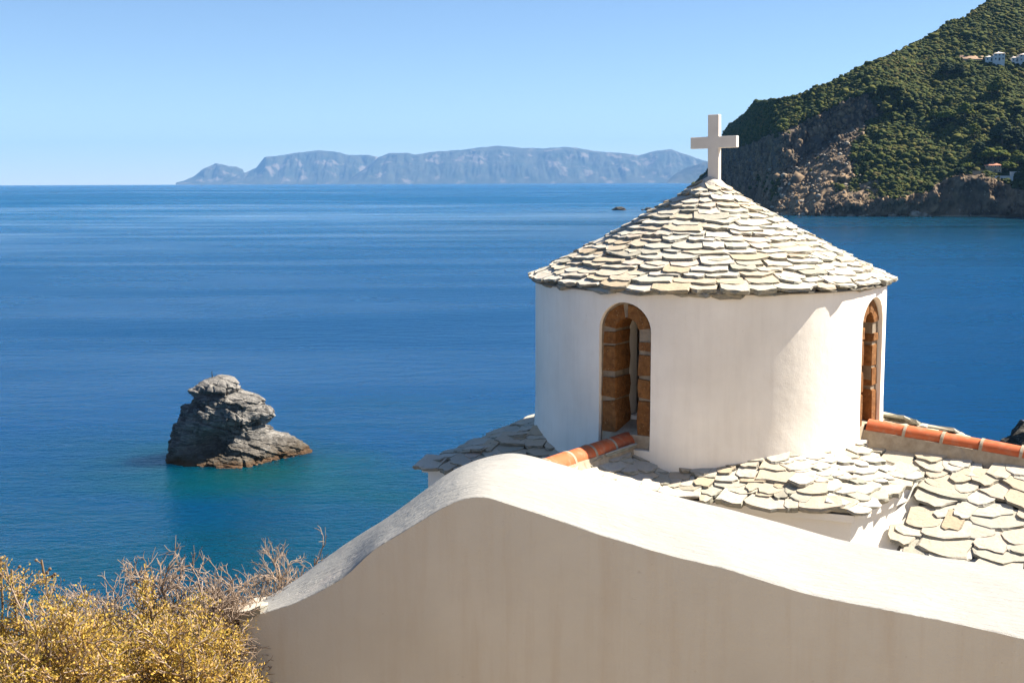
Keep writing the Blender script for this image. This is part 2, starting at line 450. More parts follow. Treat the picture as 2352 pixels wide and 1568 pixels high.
def build_headland():
    n = 460
    X = np.linspace(1565, 2780, n)
    seg_rows = [14, 60, 34, 66]
    rows = sum(seg_rows) + 1
    back = 14
    V = np.zeros((rows + back, n, 3)); zone = np.zeros((rows + back, n))
    clw = np.clip((2105 - X) / 60, 0, 1)                     # high cliff dies out to the right
    lcw = np.clip((X - 1850) / 120, 0, 1)                    # low shore cliff starts further right
    for i in range(n):
        ys = [tab(SHORE, X[i]), tab(LCT, X[i]), tab(CBAS, X[i]), tab(CTOP, X[i]), tab(SKYL, X[i])]
        for k in range(1, 5): ys[k] = min(ys[k], ys[k - 1] - 0.6)
        slopes = [0.5 + 1.6 * lcw[i], 0.62 if X[i] > 1760 else 0.62 + (1760 - X[i]) * 0.008, 0.62 + 2.6 * clw[i], 0.60]
        b = ray(X[i], 440.0); b /= hypot(b[0], b[1])
        P = [atz(X[i], ys[0], 0.0)]
        D, z = hypot(P[0][0], P[0][1]), -1.0
        pts = [(D, z)]
        for k in range(4):
            r = ray(X[i], ys[k + 1]); te = r[2] / hypot(r[0], r[1])
            s = slopes[k]
            Dn = (z - s * D - H) / (te - s) if s > te + 0.05 else D + 60
            zn = H + Dn * te
            if zn < z + 0.3: zn = z + 0.3
            pts.append((Dn, zn)); D, z = Dn, zn
        row = 0
        V[0, i] = b * pts[0][0]; V[0, i, 2] = pts[0][1]
        for k in range(4):
            for j in range(1, seg_rows[k] + 1):
                f = j / seg_rows[k]; row += 1
                d = pts[k][0] + (pts[k + 1][0] - pts[k][0]) * f
                V[row, i] = b * d; V[row, i, 2] = pts[k][1] + (pts[k + 1][1] - pts[k][1]) * f
                zone[row, i] = k + f
        for j in range(1, back + 1):
            f = j / back
            V[rows - 1 + j, i] = b * (pts[4][0] + 420 * f)
            V[rows - 1 + j, i, 2] = pts[4][1] * (1 - f ** 1.3) - 3 * f
            zone[rows - 1 + j, i] = 4.0
    # soften columns a little so that no facets show
    for _ in range(3):
        V[:, 1:-1] = 0.25 * V[:, :-2] + 0.5 * V[:, 1:-1] + 0.25 * V[:, 2:]
    P = V.reshape(-1, 3); zo = zone.ravel(); XX = np.tile(X, rows + back)
    clf = np.interp(zo, [0, 0.9, 1.15, 1.9, 2.1, 2.9, 3.1, 3.2, 4], [.4, 1, .75, .7, 1, 1, .4, .25, .1])
    hold = np.clip((4 - zo) * 3, 0, 1) * np.clip(zo * 6, 0.15, 1)
    gul = ridged(np.c_[P[:, 0] / 26, P[:, 1] / 60, P[:, 2] / 60], 4)
    cr = fbm(np.c_[P[:, 0] / 9, P[:, 1] / 9, P[:, 2] / 7] + 4, 4)
    big = fbm(P / 90 + 7, 3)
    amp = np.interp(XX, [1565, 1650, 1720], [.2, .5, 1])
    rg = ridged(np.c_[P[:, 0] / 7, P[:, 1] / 9, P[:, 2] / 12] + 61, 4)
    rg2 = ridged(np.c_[P[:, 0] / 3.2, P[:, 1] / 5, P[:, 2] / 5] + 21, 3)
    P[:, 1] += (-(gul * 12 + cr * 9 + rg * 5 + rg2 * 2.2) * clf - big * 16) * hold * amp
    P[:, 0] += (fbm(P / 20 + 30, 3) * 5 * clf) * hold * amp
    P[:, 2] += (fbm(P / 25 + 50, 4) * 3.5) * hold * np.clip(zo, 0, 1)
    # vegetation cover 0..1
    nv = fbm(P / 28 + 90, 4); nv2 = fbm(P / 9 + 40, 3)
    veg = np.interp(zo, [0, 0.75, 1.0, 1.35, 1.9, 2.05, 2.5, 2.85, 3.02, 4], [-1, -1, -.4, -.15, -.2, -.8, -.55, -.2, 1, 1])
    rightness = np.clip((XX - 1930) / 130, 0, 1)
    veg = veg + rightness * np.interp(zo, [0, .85, 1.02, 1.2, 2, 2.2, 3, 4], [0, 0, .5, 1.2, 1.6, 1.8, 1.2, 0])
    veg = veg + nv * 0.9 + nv2 * 0.35
    # dry clearings near the villas, and a few bare patches high up
    clear = np.exp(-(((XX - 2295) / 60) ** 2 + ((zo - 3.52) / 0.05) ** 2)) * 1.4
    veg = veg - clear - np.clip(fbm(P / 26 + 160, 4) - 0.24, 0, 1) * 5 * (zo > 3.1)
    me = mesh_data("headland", P, grid_faces(rows + back, n), None, smooth=False)
    set_attr(me, "veg", np.clip(veg * 1.6 + 0.4, 0, 1)); set_attr(me, "zone", zo / 4)
    t = NT("headland_rock"); p = t.pos()
    n1 = t.noise(p, 0.035, 6, 0.65); n2 = t.noise(p, 0.22, 5, 0.65)
    rock = t.ramp(n1, [(0.34, (0.09, 0.070, 0.050)), (0.5, (0.21, 0.15, 0.095)), (0.66, (0.29, 0.195, 0.11))])
    rock = t.mix(t.math('MULTIPLY', t.ramp(n2, [(0.5, (0, 0, 0)), (0.68, (1, 1, 1))]), 0.6), rock, (0.055, 0.047, 0.038))
    rock = t.mix(t.math('MULTIPLY', t.ramp(t.noise(p, 0.33, 3, 0.6), [(0.64, (0, 0, 0)), (0.70, (1, 1, 1))]), 0.8), rock, (0.36, 0.31, 0.25))
    soil = t.ramp(n2, [(0.35, (0.025, 0.032, 0.010)), (0.6, (0.05, 0.05, 0.018)), (0.75, (0.15, 0.10, 0.055))])
    beach = t.ramp(t.attr("zone"), [(0.0, (1, 1, 1)), (0.012, (1, 1, 1)), (0.022, (0, 0, 0))])
    crag = t.ramp(t.attr("zone"), [(0.455, (0, 0, 0)), (0.50, (1, 1, 1)), (0.74, (1, 1, 1)), (0.76, (0, 0, 0))])   # shade of the high cliff put into a darker grey rock colour
    rock = t.mix(t.math('MULTIPLY', crag, .75), rock, t.mix(n1, (0.05, 0.046, 0.043), (0.105, 0.09, 0.076)))
    c = t.mix(t.ramp(t.attr("veg"), [(0.42, (0, 0, 0)), (0.58, (1, 1, 1))]), rock, soil)
    c = t.mix(t.math('MULTIPLY', beach, 0.6), c, (0.42, 0.36, 0.27))
    me.materials.append(t.fin(c, 0.95, t.bump(n2, 0.6, 1.2), 0.1))
    o = link("headland", me)
    tag(o, "steep green headland with brown sea cliffs behind the church", "headland", kind="structure")
    return o, P, np.clip(veg * 1.6 + 0.4, 0, 1), zo, XX, rows + back, n
HEAD, HP, HVEG, HZO, HXX, HR, HC = build_headland()
HBVH = BVHTree.FromPolygons([tuple(p) for p in HP], [tuple(f) for f in grid_faces(HR, HC).tolist()])
def on_head(x, y):
    r = ray(x, y); h = HBVH.ray_cast(Vector(CAM), Vector(r).normalized(), 5000)
    return h[0]

def ico(sub):
    bm = bmesh.new(); bmesh.ops.create_icosphere(bm, subdivisions=sub, radius=1.0)
    v = np.array([p.co[:] for p in bm.verts]); f = np.array([[q.index for q in x.verts] for x in bm.faces]); bm.free()
    return v, f
ICO1, ICO2, ICO3 = ico(1), ico(2), ico(3)
def lumpy(icos, seed, amp=0.35, freq=1.6):
    v, f = icos
    return v * (1 + amp * fbm(v * freq + seed * 5.7, 3))[:, None], f
def scatter(templates, P, S, rot=None, squash=None):
    """copies of small template meshes joined into one vertex/face array"""
    V = []; F = []; T = []; off = 0
    tid = RNG.integers(0, len(templates), len(P))
    for k, (tv, tf) in enumerate(templates):
        idx = np.where(tid == k)[0]
        if not len(idx): continue
        a = RNG.uniform(0, 2 * pi, len(idx)); ca, sa = np.cos(a), np.sin(a)
        q = tv[None] * S[idx][:, None, :]
        x = q[..., 0] * ca[:, None] - q[..., 1] * sa[:, None]; y = q[..., 0] * sa[:, None] + q[..., 1] * ca[:, None]
        q = np.stack([x, y, q[..., 2]], -1) + P[idx][:, None, :]
        V.append(q.reshape(-1, 3))
        F.append((tf[None] + (np.arange(len(idx)) * len(tv))[:, None, None] + off).reshape(-1, 3)); off += len(idx) * len(tv)
        T.append(np.repeat(RNG.uniform(0, 1, len(idx)), len(tv)))
    return np.concatenate(V), np.concatenate(F), np.concatenate(T)

def mat_foliage(name, cols, scale):
    t = NT(name); p = t.pos()
    c = t.ramp(t.attr("tone"), [(i / (len(cols) - 1), c) for i, c in enumerate(cols)])
    n = t.noise(p, scale, 4, 0.65)
    c = t.mix(t.math('MULTIPLY', t.ramp(n, [(0.4, (0, 0, 0)), (0.65, (1, 1, 1))]), 0.5), c, (0.010, 0.016, 0.005))
    return t.fin(c, 0.9, t.bump(n, 0.8, 0.6 / scale), 0.15)
def build_scrub():
    F = grid_faces(HR, HC)
    A = HP[F[:, 0]]; B = HP[F[:, 1]]; Cc = HP[F[:, 3]]
    area = np.linalg.norm(np.cross(B - A, Cc - A), axis=1)
    w = area * np.clip(HVEG[F].mean(1) - 0.35, 0, 1) * (HZO[F[:, 0]] < 3.99)
    # keep to what faces the bay and is inside or near the frame
    w *= (HXX[F[:, 0]] < 2480)
    def layer(N, mu, sg, top, tmpl):
        fi = RNG.choice(len(F), N, p=w / w.sum())
        uu, vv = RNG.uniform(0, 1, (2, N))
        P = A[fi] + (B[fi] - A[fi]) * uu[:, None] + (Cc[fi] - A[fi]) * vv[:, None]
        s = np.minimum(RNG.lognormal(mu, sg, N), top)
        S = np.stack([s * RNG.uniform(.9, 1.4, N), s * RNG.uniform(.9, 1.4, N), s * RNG.uniform(.55, 1.0, N)], 1)
        P[:, 2] += S[:, 2] * 0.25
        return scatter(tmpl, P, S)
    V1, F1, T1 = layer(12000, .22, .36, 3.0, [lumpy(ICO2, k, 0.8, 2.4) for k in range(7)])
    V2, F2, T2 = layer(34000, -.15, .35, 2.0, [lumpy(ICO1, k + 9, 0.8, 2.4) for k in range(6)])
    V, Fc, T = np.concatenate([V1, V2]), np.concatenate([F1, F2 + len(V1)]), np.concatenate([T1, T2])
    T = np.clip(T * 0.75 + 0.25 * (fbm(V / 60 + 3, 3) + 0.5) + fbm(V / 1.2, 2) * 0.22, 0, 1)
    m = mat_foliage("maquis", [(0.020, 0.033, 0.005), (0.038, 0.055, 0.008), (0.063, 0.077, 0.010), (0.10, 0.098, 0.013), (0.12, 0.088, 0.028)], 0.9)
    me = mesh_data("scrub", V, Fc, m); set_attr(me, "tone", T)
    tag(link("scrub", me), "dense dark green scrub covering the headland slopes", "scrub", kind="stuff")
build_scrub()

def build_boulders():
    # loose pale boulders along the headland shore and down its scree
    sel = np.where((HZO < 0.12) & (HXX > 1745) & (HXX < 2130))[0]; sel2 = np.where((HZO > 1.02) & (HZO < 2.0) & (HXX > 1770) & (HXX < 1990) & (HVEG < .5))[0]
    a = RNG.choice(sel, 240); b = RNG.choice(sel2, 420)
    P = np.concatenate([HP[a], HP[b]]) + RNG.normal(0, 1.2, (660, 3)) * np.array([1.5, 1, .2])
    P[:240, 2] = RNG.uniform(-.3, 1.2, 240)
    s = np.concatenate([RNG.lognormal(-.1, 0.6, 240), RNG.lognormal(-0.55, 0.55, 420)])
    S = np.stack([s * 1.3, s, s * .8], 1)
    V, F, T = scatter([lumpy(ICO1, 20 + k, 0.5, 1.2) for k in range(5)], P, S)
    m = mat_simple("boulder", (0.20, 0.17, 0.13), (0.34, 0.28, 0.21), 0.4, c2=(0.48, 0.43, 0.36))
    tag(mobj("shore_boulders", V, F, m), "loose pale boulders along the headland shore and scree", "boulders", kind="stuff")
build_boulders()
def build_crags():
    # broken rock standing out of the cliffs and scree, too many to count
    F = grid_faces(HR, HC)
    A = HP[F[:, 0]]; B = HP[F[:, 1]]; Cc = HP[F[:, 3]]
    area = np.linalg.norm(np.cross(B - A, Cc - A), axis=1)
    w = area * np.clip(.55 - HVEG[F].mean(1), 0, 1) * (HZO[F[:, 0]] < 3.0) * (HZO[F[:, 0]] > .06) * (HXX[F[:, 0]] < 2480)
    w *= np.clip(fbm(A / 22 + 77, 3) * 2 + .6, .08, 1.5)
    N = 13000
    fi = RNG.choice(len(F), N, p=w / w.sum()); uu, vv = RNG.uniform(0, 1, (2, N))
    P = A[fi] + (B[fi] - A[fi]) * uu[:, None] + (Cc[fi] - A[fi]) * vv[:, None]
    s_ = RNG.lognormal(-.5, .6, N)
    S = np.stack([s_ * RNG.uniform(.7, 1.2, N), s_ * RNG.uniform(.7, 1.2, N), s_ * RNG.uniform(.7, 1.7, N)], 1)
    base = ICO1[0]
    tm = []
    for k in range(6):
        q = base * np.array([1, .8, 1]); tm.append((q * (1 + RNG.uniform(-.45, .6, len(base)))[:, None], ICO1[1]))
    V, Fc, T = scatter(tm, P, S)
    me = mesh_data("crags", V, Fc, HEAD.data.materials[0])
    set_attr(me, "veg", V[:, 0] * 0); set_attr(me, "zone", V[:, 0] * 0 + .35)
    o = link("crags", me, HEAD); o["kind"] = "stuff"
build_crags()

M['bark'] = mat_simple("bark", (0.10, 0.075, 0.05), (0.20, 0.15, 0.10), 4)
M['pine'] = mat_foliage("pine_needles", [(0.045, 0.066, 0.008), (0.070, 0.095, 0.010), (0.11, 0.125, 0.012), (0.16, 0.155, 0.014)], 1.4)
M['pine_dark'] = mat_foliage("dark_needles", [(0.018, 0.032, 0.012), (0.03, 0.048, 0.015), (0.05, 0.065, 0.02)], 1.4)
def tube_vf(pts, rad, n=6, cap=True):
    pts = [Vector(p) for p in pts]; v = []; f = []
    for i, p in enumerate(pts):
        d = (pts[min(i + 1, len(pts) - 1)] - pts[max(i - 1, 0)]).normalized()
        a = d.orthogonal().normalized() if i == 0 else (a - d * a.dot(d)).normalized()
        b = d.cross(a)
        for k in range(n):
            q = 2 * pi * k / n; v.append(tuple(p + (a * cos(q) + b * sin(q)) * rad[i]))
    for i in range(len(pts) - 1):
        f += [(i * n + k, i * n + (k + 1) % n, (i + 1) * n + (k + 1) % n, (i + 1) * n + k) for k in range(n)]
    if cap:
        f += [tuple(range(n - 1, -1, -1)), tuple((len(pts) - 1) * n + k for k in range(n))]
    return v, f
def pine(px, py, wpx, hpx, label, mat='pine', trunk=0.45, seed=0):
    p = on_head(px, py)
    if p is None: return
    D = hypot(p[0], p[1]); m_px = D / FPX
    R = wpx * m_px / 2; Hc = hpx * m_px
    th = Hc * trunk + 2.0
    root = empty("pine_tree", (p[0], p[1], p[2] - 0.3))
    tag(root, label, "tree", "pines on the headland")
    mb = MB(); mb.add(tube_vf([(0, 0, 0), (0.2, 0.1, th * .5), (0.1, 0, th), (0.1, 0, th + Hc * .4)], [R * .09 + .15, R * .07 + .1, R * .05 + .08, .06], 7))
    rr = random.Random(seed)
    for k in range(6):
        a = rr.uniform(0, 2 * pi); l = R * rr.uniform(.5, .8)
        mb.add(tube_vf([(0.1, 0, th * .85), (cos(a) * l * .5, sin(a) * l * .5, th + Hc * .15), (cos(a) * l, sin(a) * l, th + Hc * .4)], [.16, .1, .05], 5))
    mb.build("trunk", M['bark'], root)
    # crown: many small needle clumps through a flattened dome
    N = 260
    d = RNG.normal(size=(N, 3)); d /= np.linalg.norm(d, axis=1)[:, None]; d[:, 2] = np.abs(d[:, 2]) * 1.0 - 0.18
    r = RNG.uniform(.25, 1, N) ** .45
    wob = 1 + .45 * fbm(d * 1.7 + seed, 3)
    P = d * (r * wob)[:, None] * np.array([R, R, Hc * .78]); P[:, 2] += th + Hc * .1
    s = RNG.uniform(.09, .19, N) * min(R, Hc) + 0.12
    V, F, T = scatter([lumpy(ICO1, 40 + k, .6, 2.2) for k in range(4)], P, np.stack([s * 1.25, s * 1.25, s * .8], 1))
    me = mesh_data("crown", V, F, M[mat]); set_attr(me, "tone", np.clip(T + fbm(V / 1.5, 2) * .3, 0, 1))
    link("crown", me, root)
def z7(x, y): return ((2800 + x / 1.7816) / 1.7415, y / 1.7816 / 1.7415)
PX7 = 1 / (1.7816 * 1.7415)
for i, (x, y, w, h, lab, mt) in enumerate([
    (1757, 548, 96, 66, "broad round pine left of a smaller pine below the white villas' level", 'pine_dark'),
    (1852, 545, 56, 60, "small round pine right beside a broader pine on the open slope", 'pine_dark'),
    (2075, 690, 60, 70, "narrow left half of the bright pine pair under the villas", 'pine'),
    (2120, 700, 84, 104, "tall right half of the bright pine pair under the villas", 'pine'),
    (1884, 862, 98, 96, "tall yellow-green pine above the umbrella-shaped one at mid slope", 'pine'),
    (1762, 880, 118, 70, "umbrella-shaped yellow-green pine at mid slope of the headland", 'pine'),
    (1663, 868, 60, 58, "small pine left of the umbrella-shaped one at mid slope", 'pine'),
    (1690, 915, 100, 44, "low flat pine just below the umbrella-shaped one at mid slope", 'pine_dark'),
    (1955, 1000, 70, 84, "slim pine standing alone below the tall yellow-green one", 'pine'),
    (2150, 1060, 150, 150, "largest dark pine above the red-roofed house", 'pine_dark'),
    (2250, 1090, 100, 130, "dark pine at the right of the largest one", 'pine_dark'),
    (1985, 1130, 84, 84, "grey-green pine left of the wide pine behind the house", 'pine_dark'),
    (2085, 1160, 200, 74, "wide flat bright pine just behind the red-roofed house", 'pine'),
    (2262, 1200, 92, 84, "round bright pine to the right of the red-roofed house", 'pine'),
    (2190, 1232, 120, 50, "flat bright pine over the white terrace", 'pine'),
    (1905, 1222, 90, 34, "low bright pine left of the red-roofed house", 'pine'),
    (1850, 1260, 70, 40, "lowest pine on the edge above the brown cliff", 'pine_dark'),
]):
    X, Y = z7(x, y)
    pine(X, Y, w * PX7, h * PX7, lab, mt, trunk=0.35, seed=i * 3.3)

# houses on the headland
M['house'] = mat_simple("house_white", (0.62, 0.61, 0.58), (0.72, 0.71, 0.68), 0.5)
M['house_stone'] = mat_simple("house_stone", (0.30, 0.24, 0.16), (0.42, 0.34, 0.23), 0.8)
M['roof_red'] = mat_simple("roof_tiles", (0.42, 0.17, 0.10), (0.55, 0.25, 0.16), 1.5)
M['roof_pale'] = mat_simple("roof_pale", (0.60, 0.50, 0.42), (0.72, 0.64, 0.56), 1.5)
M['glass'] = NT("window_glass").fin((0.03, 0.04, 0.05), 0.15, None, 0.5)
def hip(x0, x1, y0, y1, z, h, o=0.5):
    x0 -= o; x1 += o; y0 -= o; y1 += o; w = min(x1 - x0, y1 - y0) / 2
    if x1 - x0 >= y1 - y0: r0, r1 = (x0 + w, (y0 + y1) / 2), (x1 - w, (y0 + y1) / 2)
    else: r0, r1 = ((x0 + x1) / 2, y0 + w), ((x0 + x1) / 2, y1 - w)
    v = [(x0, y0, z), (x1, y0, z), (x1, y1, z), (x0, y1, z), (*r0, z + h), (*r1, z + h), (x0, y0, z - .25), (x1, y0, z - .25), (x1, y1, z - .25), (x0, y1, z - .25)]
    if x1 - x0 >= y1 - y0: f = [(0, 1, 5, 4), (1, 2, 5), (2, 3, 4, 5), (3, 0, 4)]
    else: f = [(0, 1, 4), (1, 2, 5, 4), (2, 3, 5), (3, 0, 4, 5)]
    f += [(6, 7, 1, 0), (7, 8, 2, 1), (8, 9, 3, 2), (9, 6, 0, 3), (9, 8, 7, 6)]
    return v, f
def house(px, py, wpx, label, wall, roof, rz, blocks, group):
    p = on_head(px, py); D = hypot(p[0], p[1]); W = wpx * D / FPX
    root = empty("house", (p[0], p[1], p[2] + 0.2), rz)
    tag(root, label, "house", group)
    k = W / 14.0
    for (x0, x1, y0, y1, zt, rh) in blocks:
        x0, x1, y0, y1 = x0 * k, x1 * k, y0 * k, y1 * k
        MB().box(x0, x1, y0, y1, -7, zt).build("wall", wall, root)
        ro = MB().add(hip(x0, x1, y0, y1, zt + .02, rh)).build("roof", roof, root)
        MB().box((x0 + x1) / 2 - .4, (x0 + x1) / 2 + .4, y1 - 1.6, y1 - .8, zt + .3, zt + rh + .9).build("chimney", wall, ro)
        nw = max(2, int((x1 - x0) / 2.4))
        for s in range(1 if zt < 4 else 2):
            for q in range(nw):
                cx = x0 + (q + .5) * (x1 - x0) / nw; zz = 0.9 + s * 3.0
                door = (s == 0 and q == nw // 2)
                wi = MB().box(cx - .62, cx + .62, y0 - .06, y0 + .1, zz - (.85 if door else .1), zz + 1.45).build("door" if door else "window", M['house'] if not door else M['bark'], root)
                MB().box(cx - .5, cx + .5, y0 - .09, y0 - .055, zz - (.8 if door else 0), zz + 1.35).build("pane", M['glass'], wi)
                wi2 = MB().box(x1 - .1, x1 + .06, y0 + 1.2 + q * 0, y0 + 2.4, zz, zz + 1.4).build("window", M['glass'], root) if q == 0 else None
X, Y = z7(2098, 440)
house(X, Y, 38, "white hip-roofed villa on the hillside, left one of the two", M['house'], M['roof_pale'], radians(-14),
      [(-7, -1, -3.5, 3, 3.2, 1.1), (-1.0 + .02, 7, -4.5, 4, 5.6, 1.5)], "villas on the headland")
X, Y = z7(2292, 446)
house(X, Y, 46, "white hip-roofed villa cut by the right picture edge", M['house'], M['roof_pale'], radians(-8),
      [(-7, -2.5, -3.5, 3, 3.2, 1.0), (-2.48, 7, -4, 4, 5.4, 1.4)], "villas on the headland")
X, Y = z7(2080, 1236)
house(X, Y, 40, "old ochre stone house with red tiled roof among pines", M['house_stone'], M['roof_red'], radians(-20),
      [(-5, 6.5, -4, 4, 5.2, 1.7), (-12, -5.02, -2.5, 2.5, 2.2, 0.7)], None)
def terrace(px, py, wpx, hgt, label, mat, rz):
    p = on_head(px, py); D = hypot(p[0], p[1]); W = wpx * D / FPX
    root = empty("terrace_wall", (p[0], p[1], p[2] + .5), rz); tag(root, label, "wall")
    MB().box(-W / 2, W / 2, -.4, .4, -5, hgt).build("masonry", mat, root)
    MB().box(-W / 2 - .1, W / 2 + .1, -.5, .5, hgt + .003, hgt + .25).build("coping", mat, root)
X, Y = z7(2150, 1278)
terrace(X, Y, 46, 1.6, "long white terrace wall below the red-roofed house", M['house'], radians(-6))
X, Y = z7(1985, 1240)
terrace(X, Y, 26, 1.4, "low ochre garden wall left of the red-roofed house", M['house_stone'], radians(4))
X, Y = z7(2240, 1250)
terrace(X, Y, 20, 1.8, "short white wall lit by sun beside the round bright pine", M['house'], radians(10))
# dirt road cut across the slope left of the villas
X0, Y0 = z7(1850, 425); X1, Y1 = z7(2020, 428)
rp = [on_head(X0 + (X1 - X0) * k / 8, Y0 + (Y1 - Y0) * k / 8) for k in range(9)]
mb = MB(); n_ = len(rp)
for p in rp:
    d_ = np.array([p[0], p[1], 0]); d_ /= np.linalg.norm(d_)
    mb.v += [tuple(np.array(p) - d_ * 2.0 + [0, 0, .5]), tuple(np.array(p) + d_ * 3 + [0, 0, 3.6]), tuple(np.array(p) - d_ * 2.0 + [0, 0, -3])]
for k in range(n_ - 1):
    mb.f += [(k * 3, (k + 1) * 3, (k + 1) * 3 + 1, k * 3 + 1), (k * 3 + 2, (k + 1) * 3 + 2, (k + 1) * 3, k * 3)]
tag(mb.build("dirt_road", mat_simple("road_soil", (0.36, 0.22, 0.13), (0.46, 0.31, 0.20), .6)), "reddish dirt road leading to the white villas", "road", kind="structure")

# ------------------------------------------------------------------ rocks in the sea
def mat_rock(name, lo, hi, tide=1.2, s=1.0):
    t = NT(name); p = t.pos((s, s, s)); sep = t.new("ShaderNodeSeparateXYZ"); t.link(t.new("ShaderNodeNewGeometry").outputs["Position"], sep.inputs[0])
    n1 = t.noise(p, 0.55, 6, 0.65); n2 = t.noise(p, 3.2, 6, 0.65)
    ps = t.pos((0.5 * s, 0.5 * s, 2.6 * s)); st = t.noise(ps, 1.0, 5, 0.65, 0.9)
    c = t.ramp(n1, [(0.35, lo), (0.62, hi)])
    c = t.mix(t.math('MULTIPLY', t.ramp(st, [(0.40, (1, 1, 1)), (0.50, (0, 0, 0))]), 0.55), c, tuple(x * .35 for x in lo))
    c = t.mix(t.math('MULTIPLY', t.ramp(n2, [(0.60, (0, 0, 0)), (0.72, (1, 1, 1))]), 0.6), c, tuple(min(.7, x * 1.55) for x in hi))
    vein = t.ramp(t.noise(t.pos((0.3 * s, .3 * s, 1.5 * s)), 1.3, 3, 0.5, 1.2), [(0.485, (0, 0, 0)), (0.5, (1, 1, 1)), (0.515, (0, 0, 0))])
    c = t.mix(t.math('MULTIPLY', vein, 0.55), c, (0.42, 0.38, 0.32))
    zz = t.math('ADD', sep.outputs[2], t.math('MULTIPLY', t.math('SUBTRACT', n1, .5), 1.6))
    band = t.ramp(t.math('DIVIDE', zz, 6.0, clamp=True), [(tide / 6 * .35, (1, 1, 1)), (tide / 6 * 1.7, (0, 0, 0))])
    c = t.mix(t.math('MULTIPLY', band, .85), c, (0.060, 0.040, 0.018))                  # dark weedy tide band, also painted in for deep shade at the base
    low = t.ramp(t.math('DIVIDE', zz, 6.0, clamp=True), [(0.02, (1, 1, 1)), (0.10, (0, 0, 0))])
    c = t.mix(t.math('MULTIPLY', low, .7), c, (0.13, 0.065, 0.03))                       # rusty waterline
    h = t.math('ADD', n2, t.math('MULTIPLY', st, 1.2))
    return t.fin(c, 0.88, t.bump(h, 0.9, 0.22 / s), 0.25)
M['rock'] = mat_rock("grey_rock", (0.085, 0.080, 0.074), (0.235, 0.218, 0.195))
M['rock_dark'] = mat_rock("dark_rock", (0.03, 0.028, 0.024), (0.07, 0.06, 0.045), .6)
M['iron'] = mat_simple("iron", (0.02, 0.02, 0.02), (0.05, 0.04, 0.03), 5)

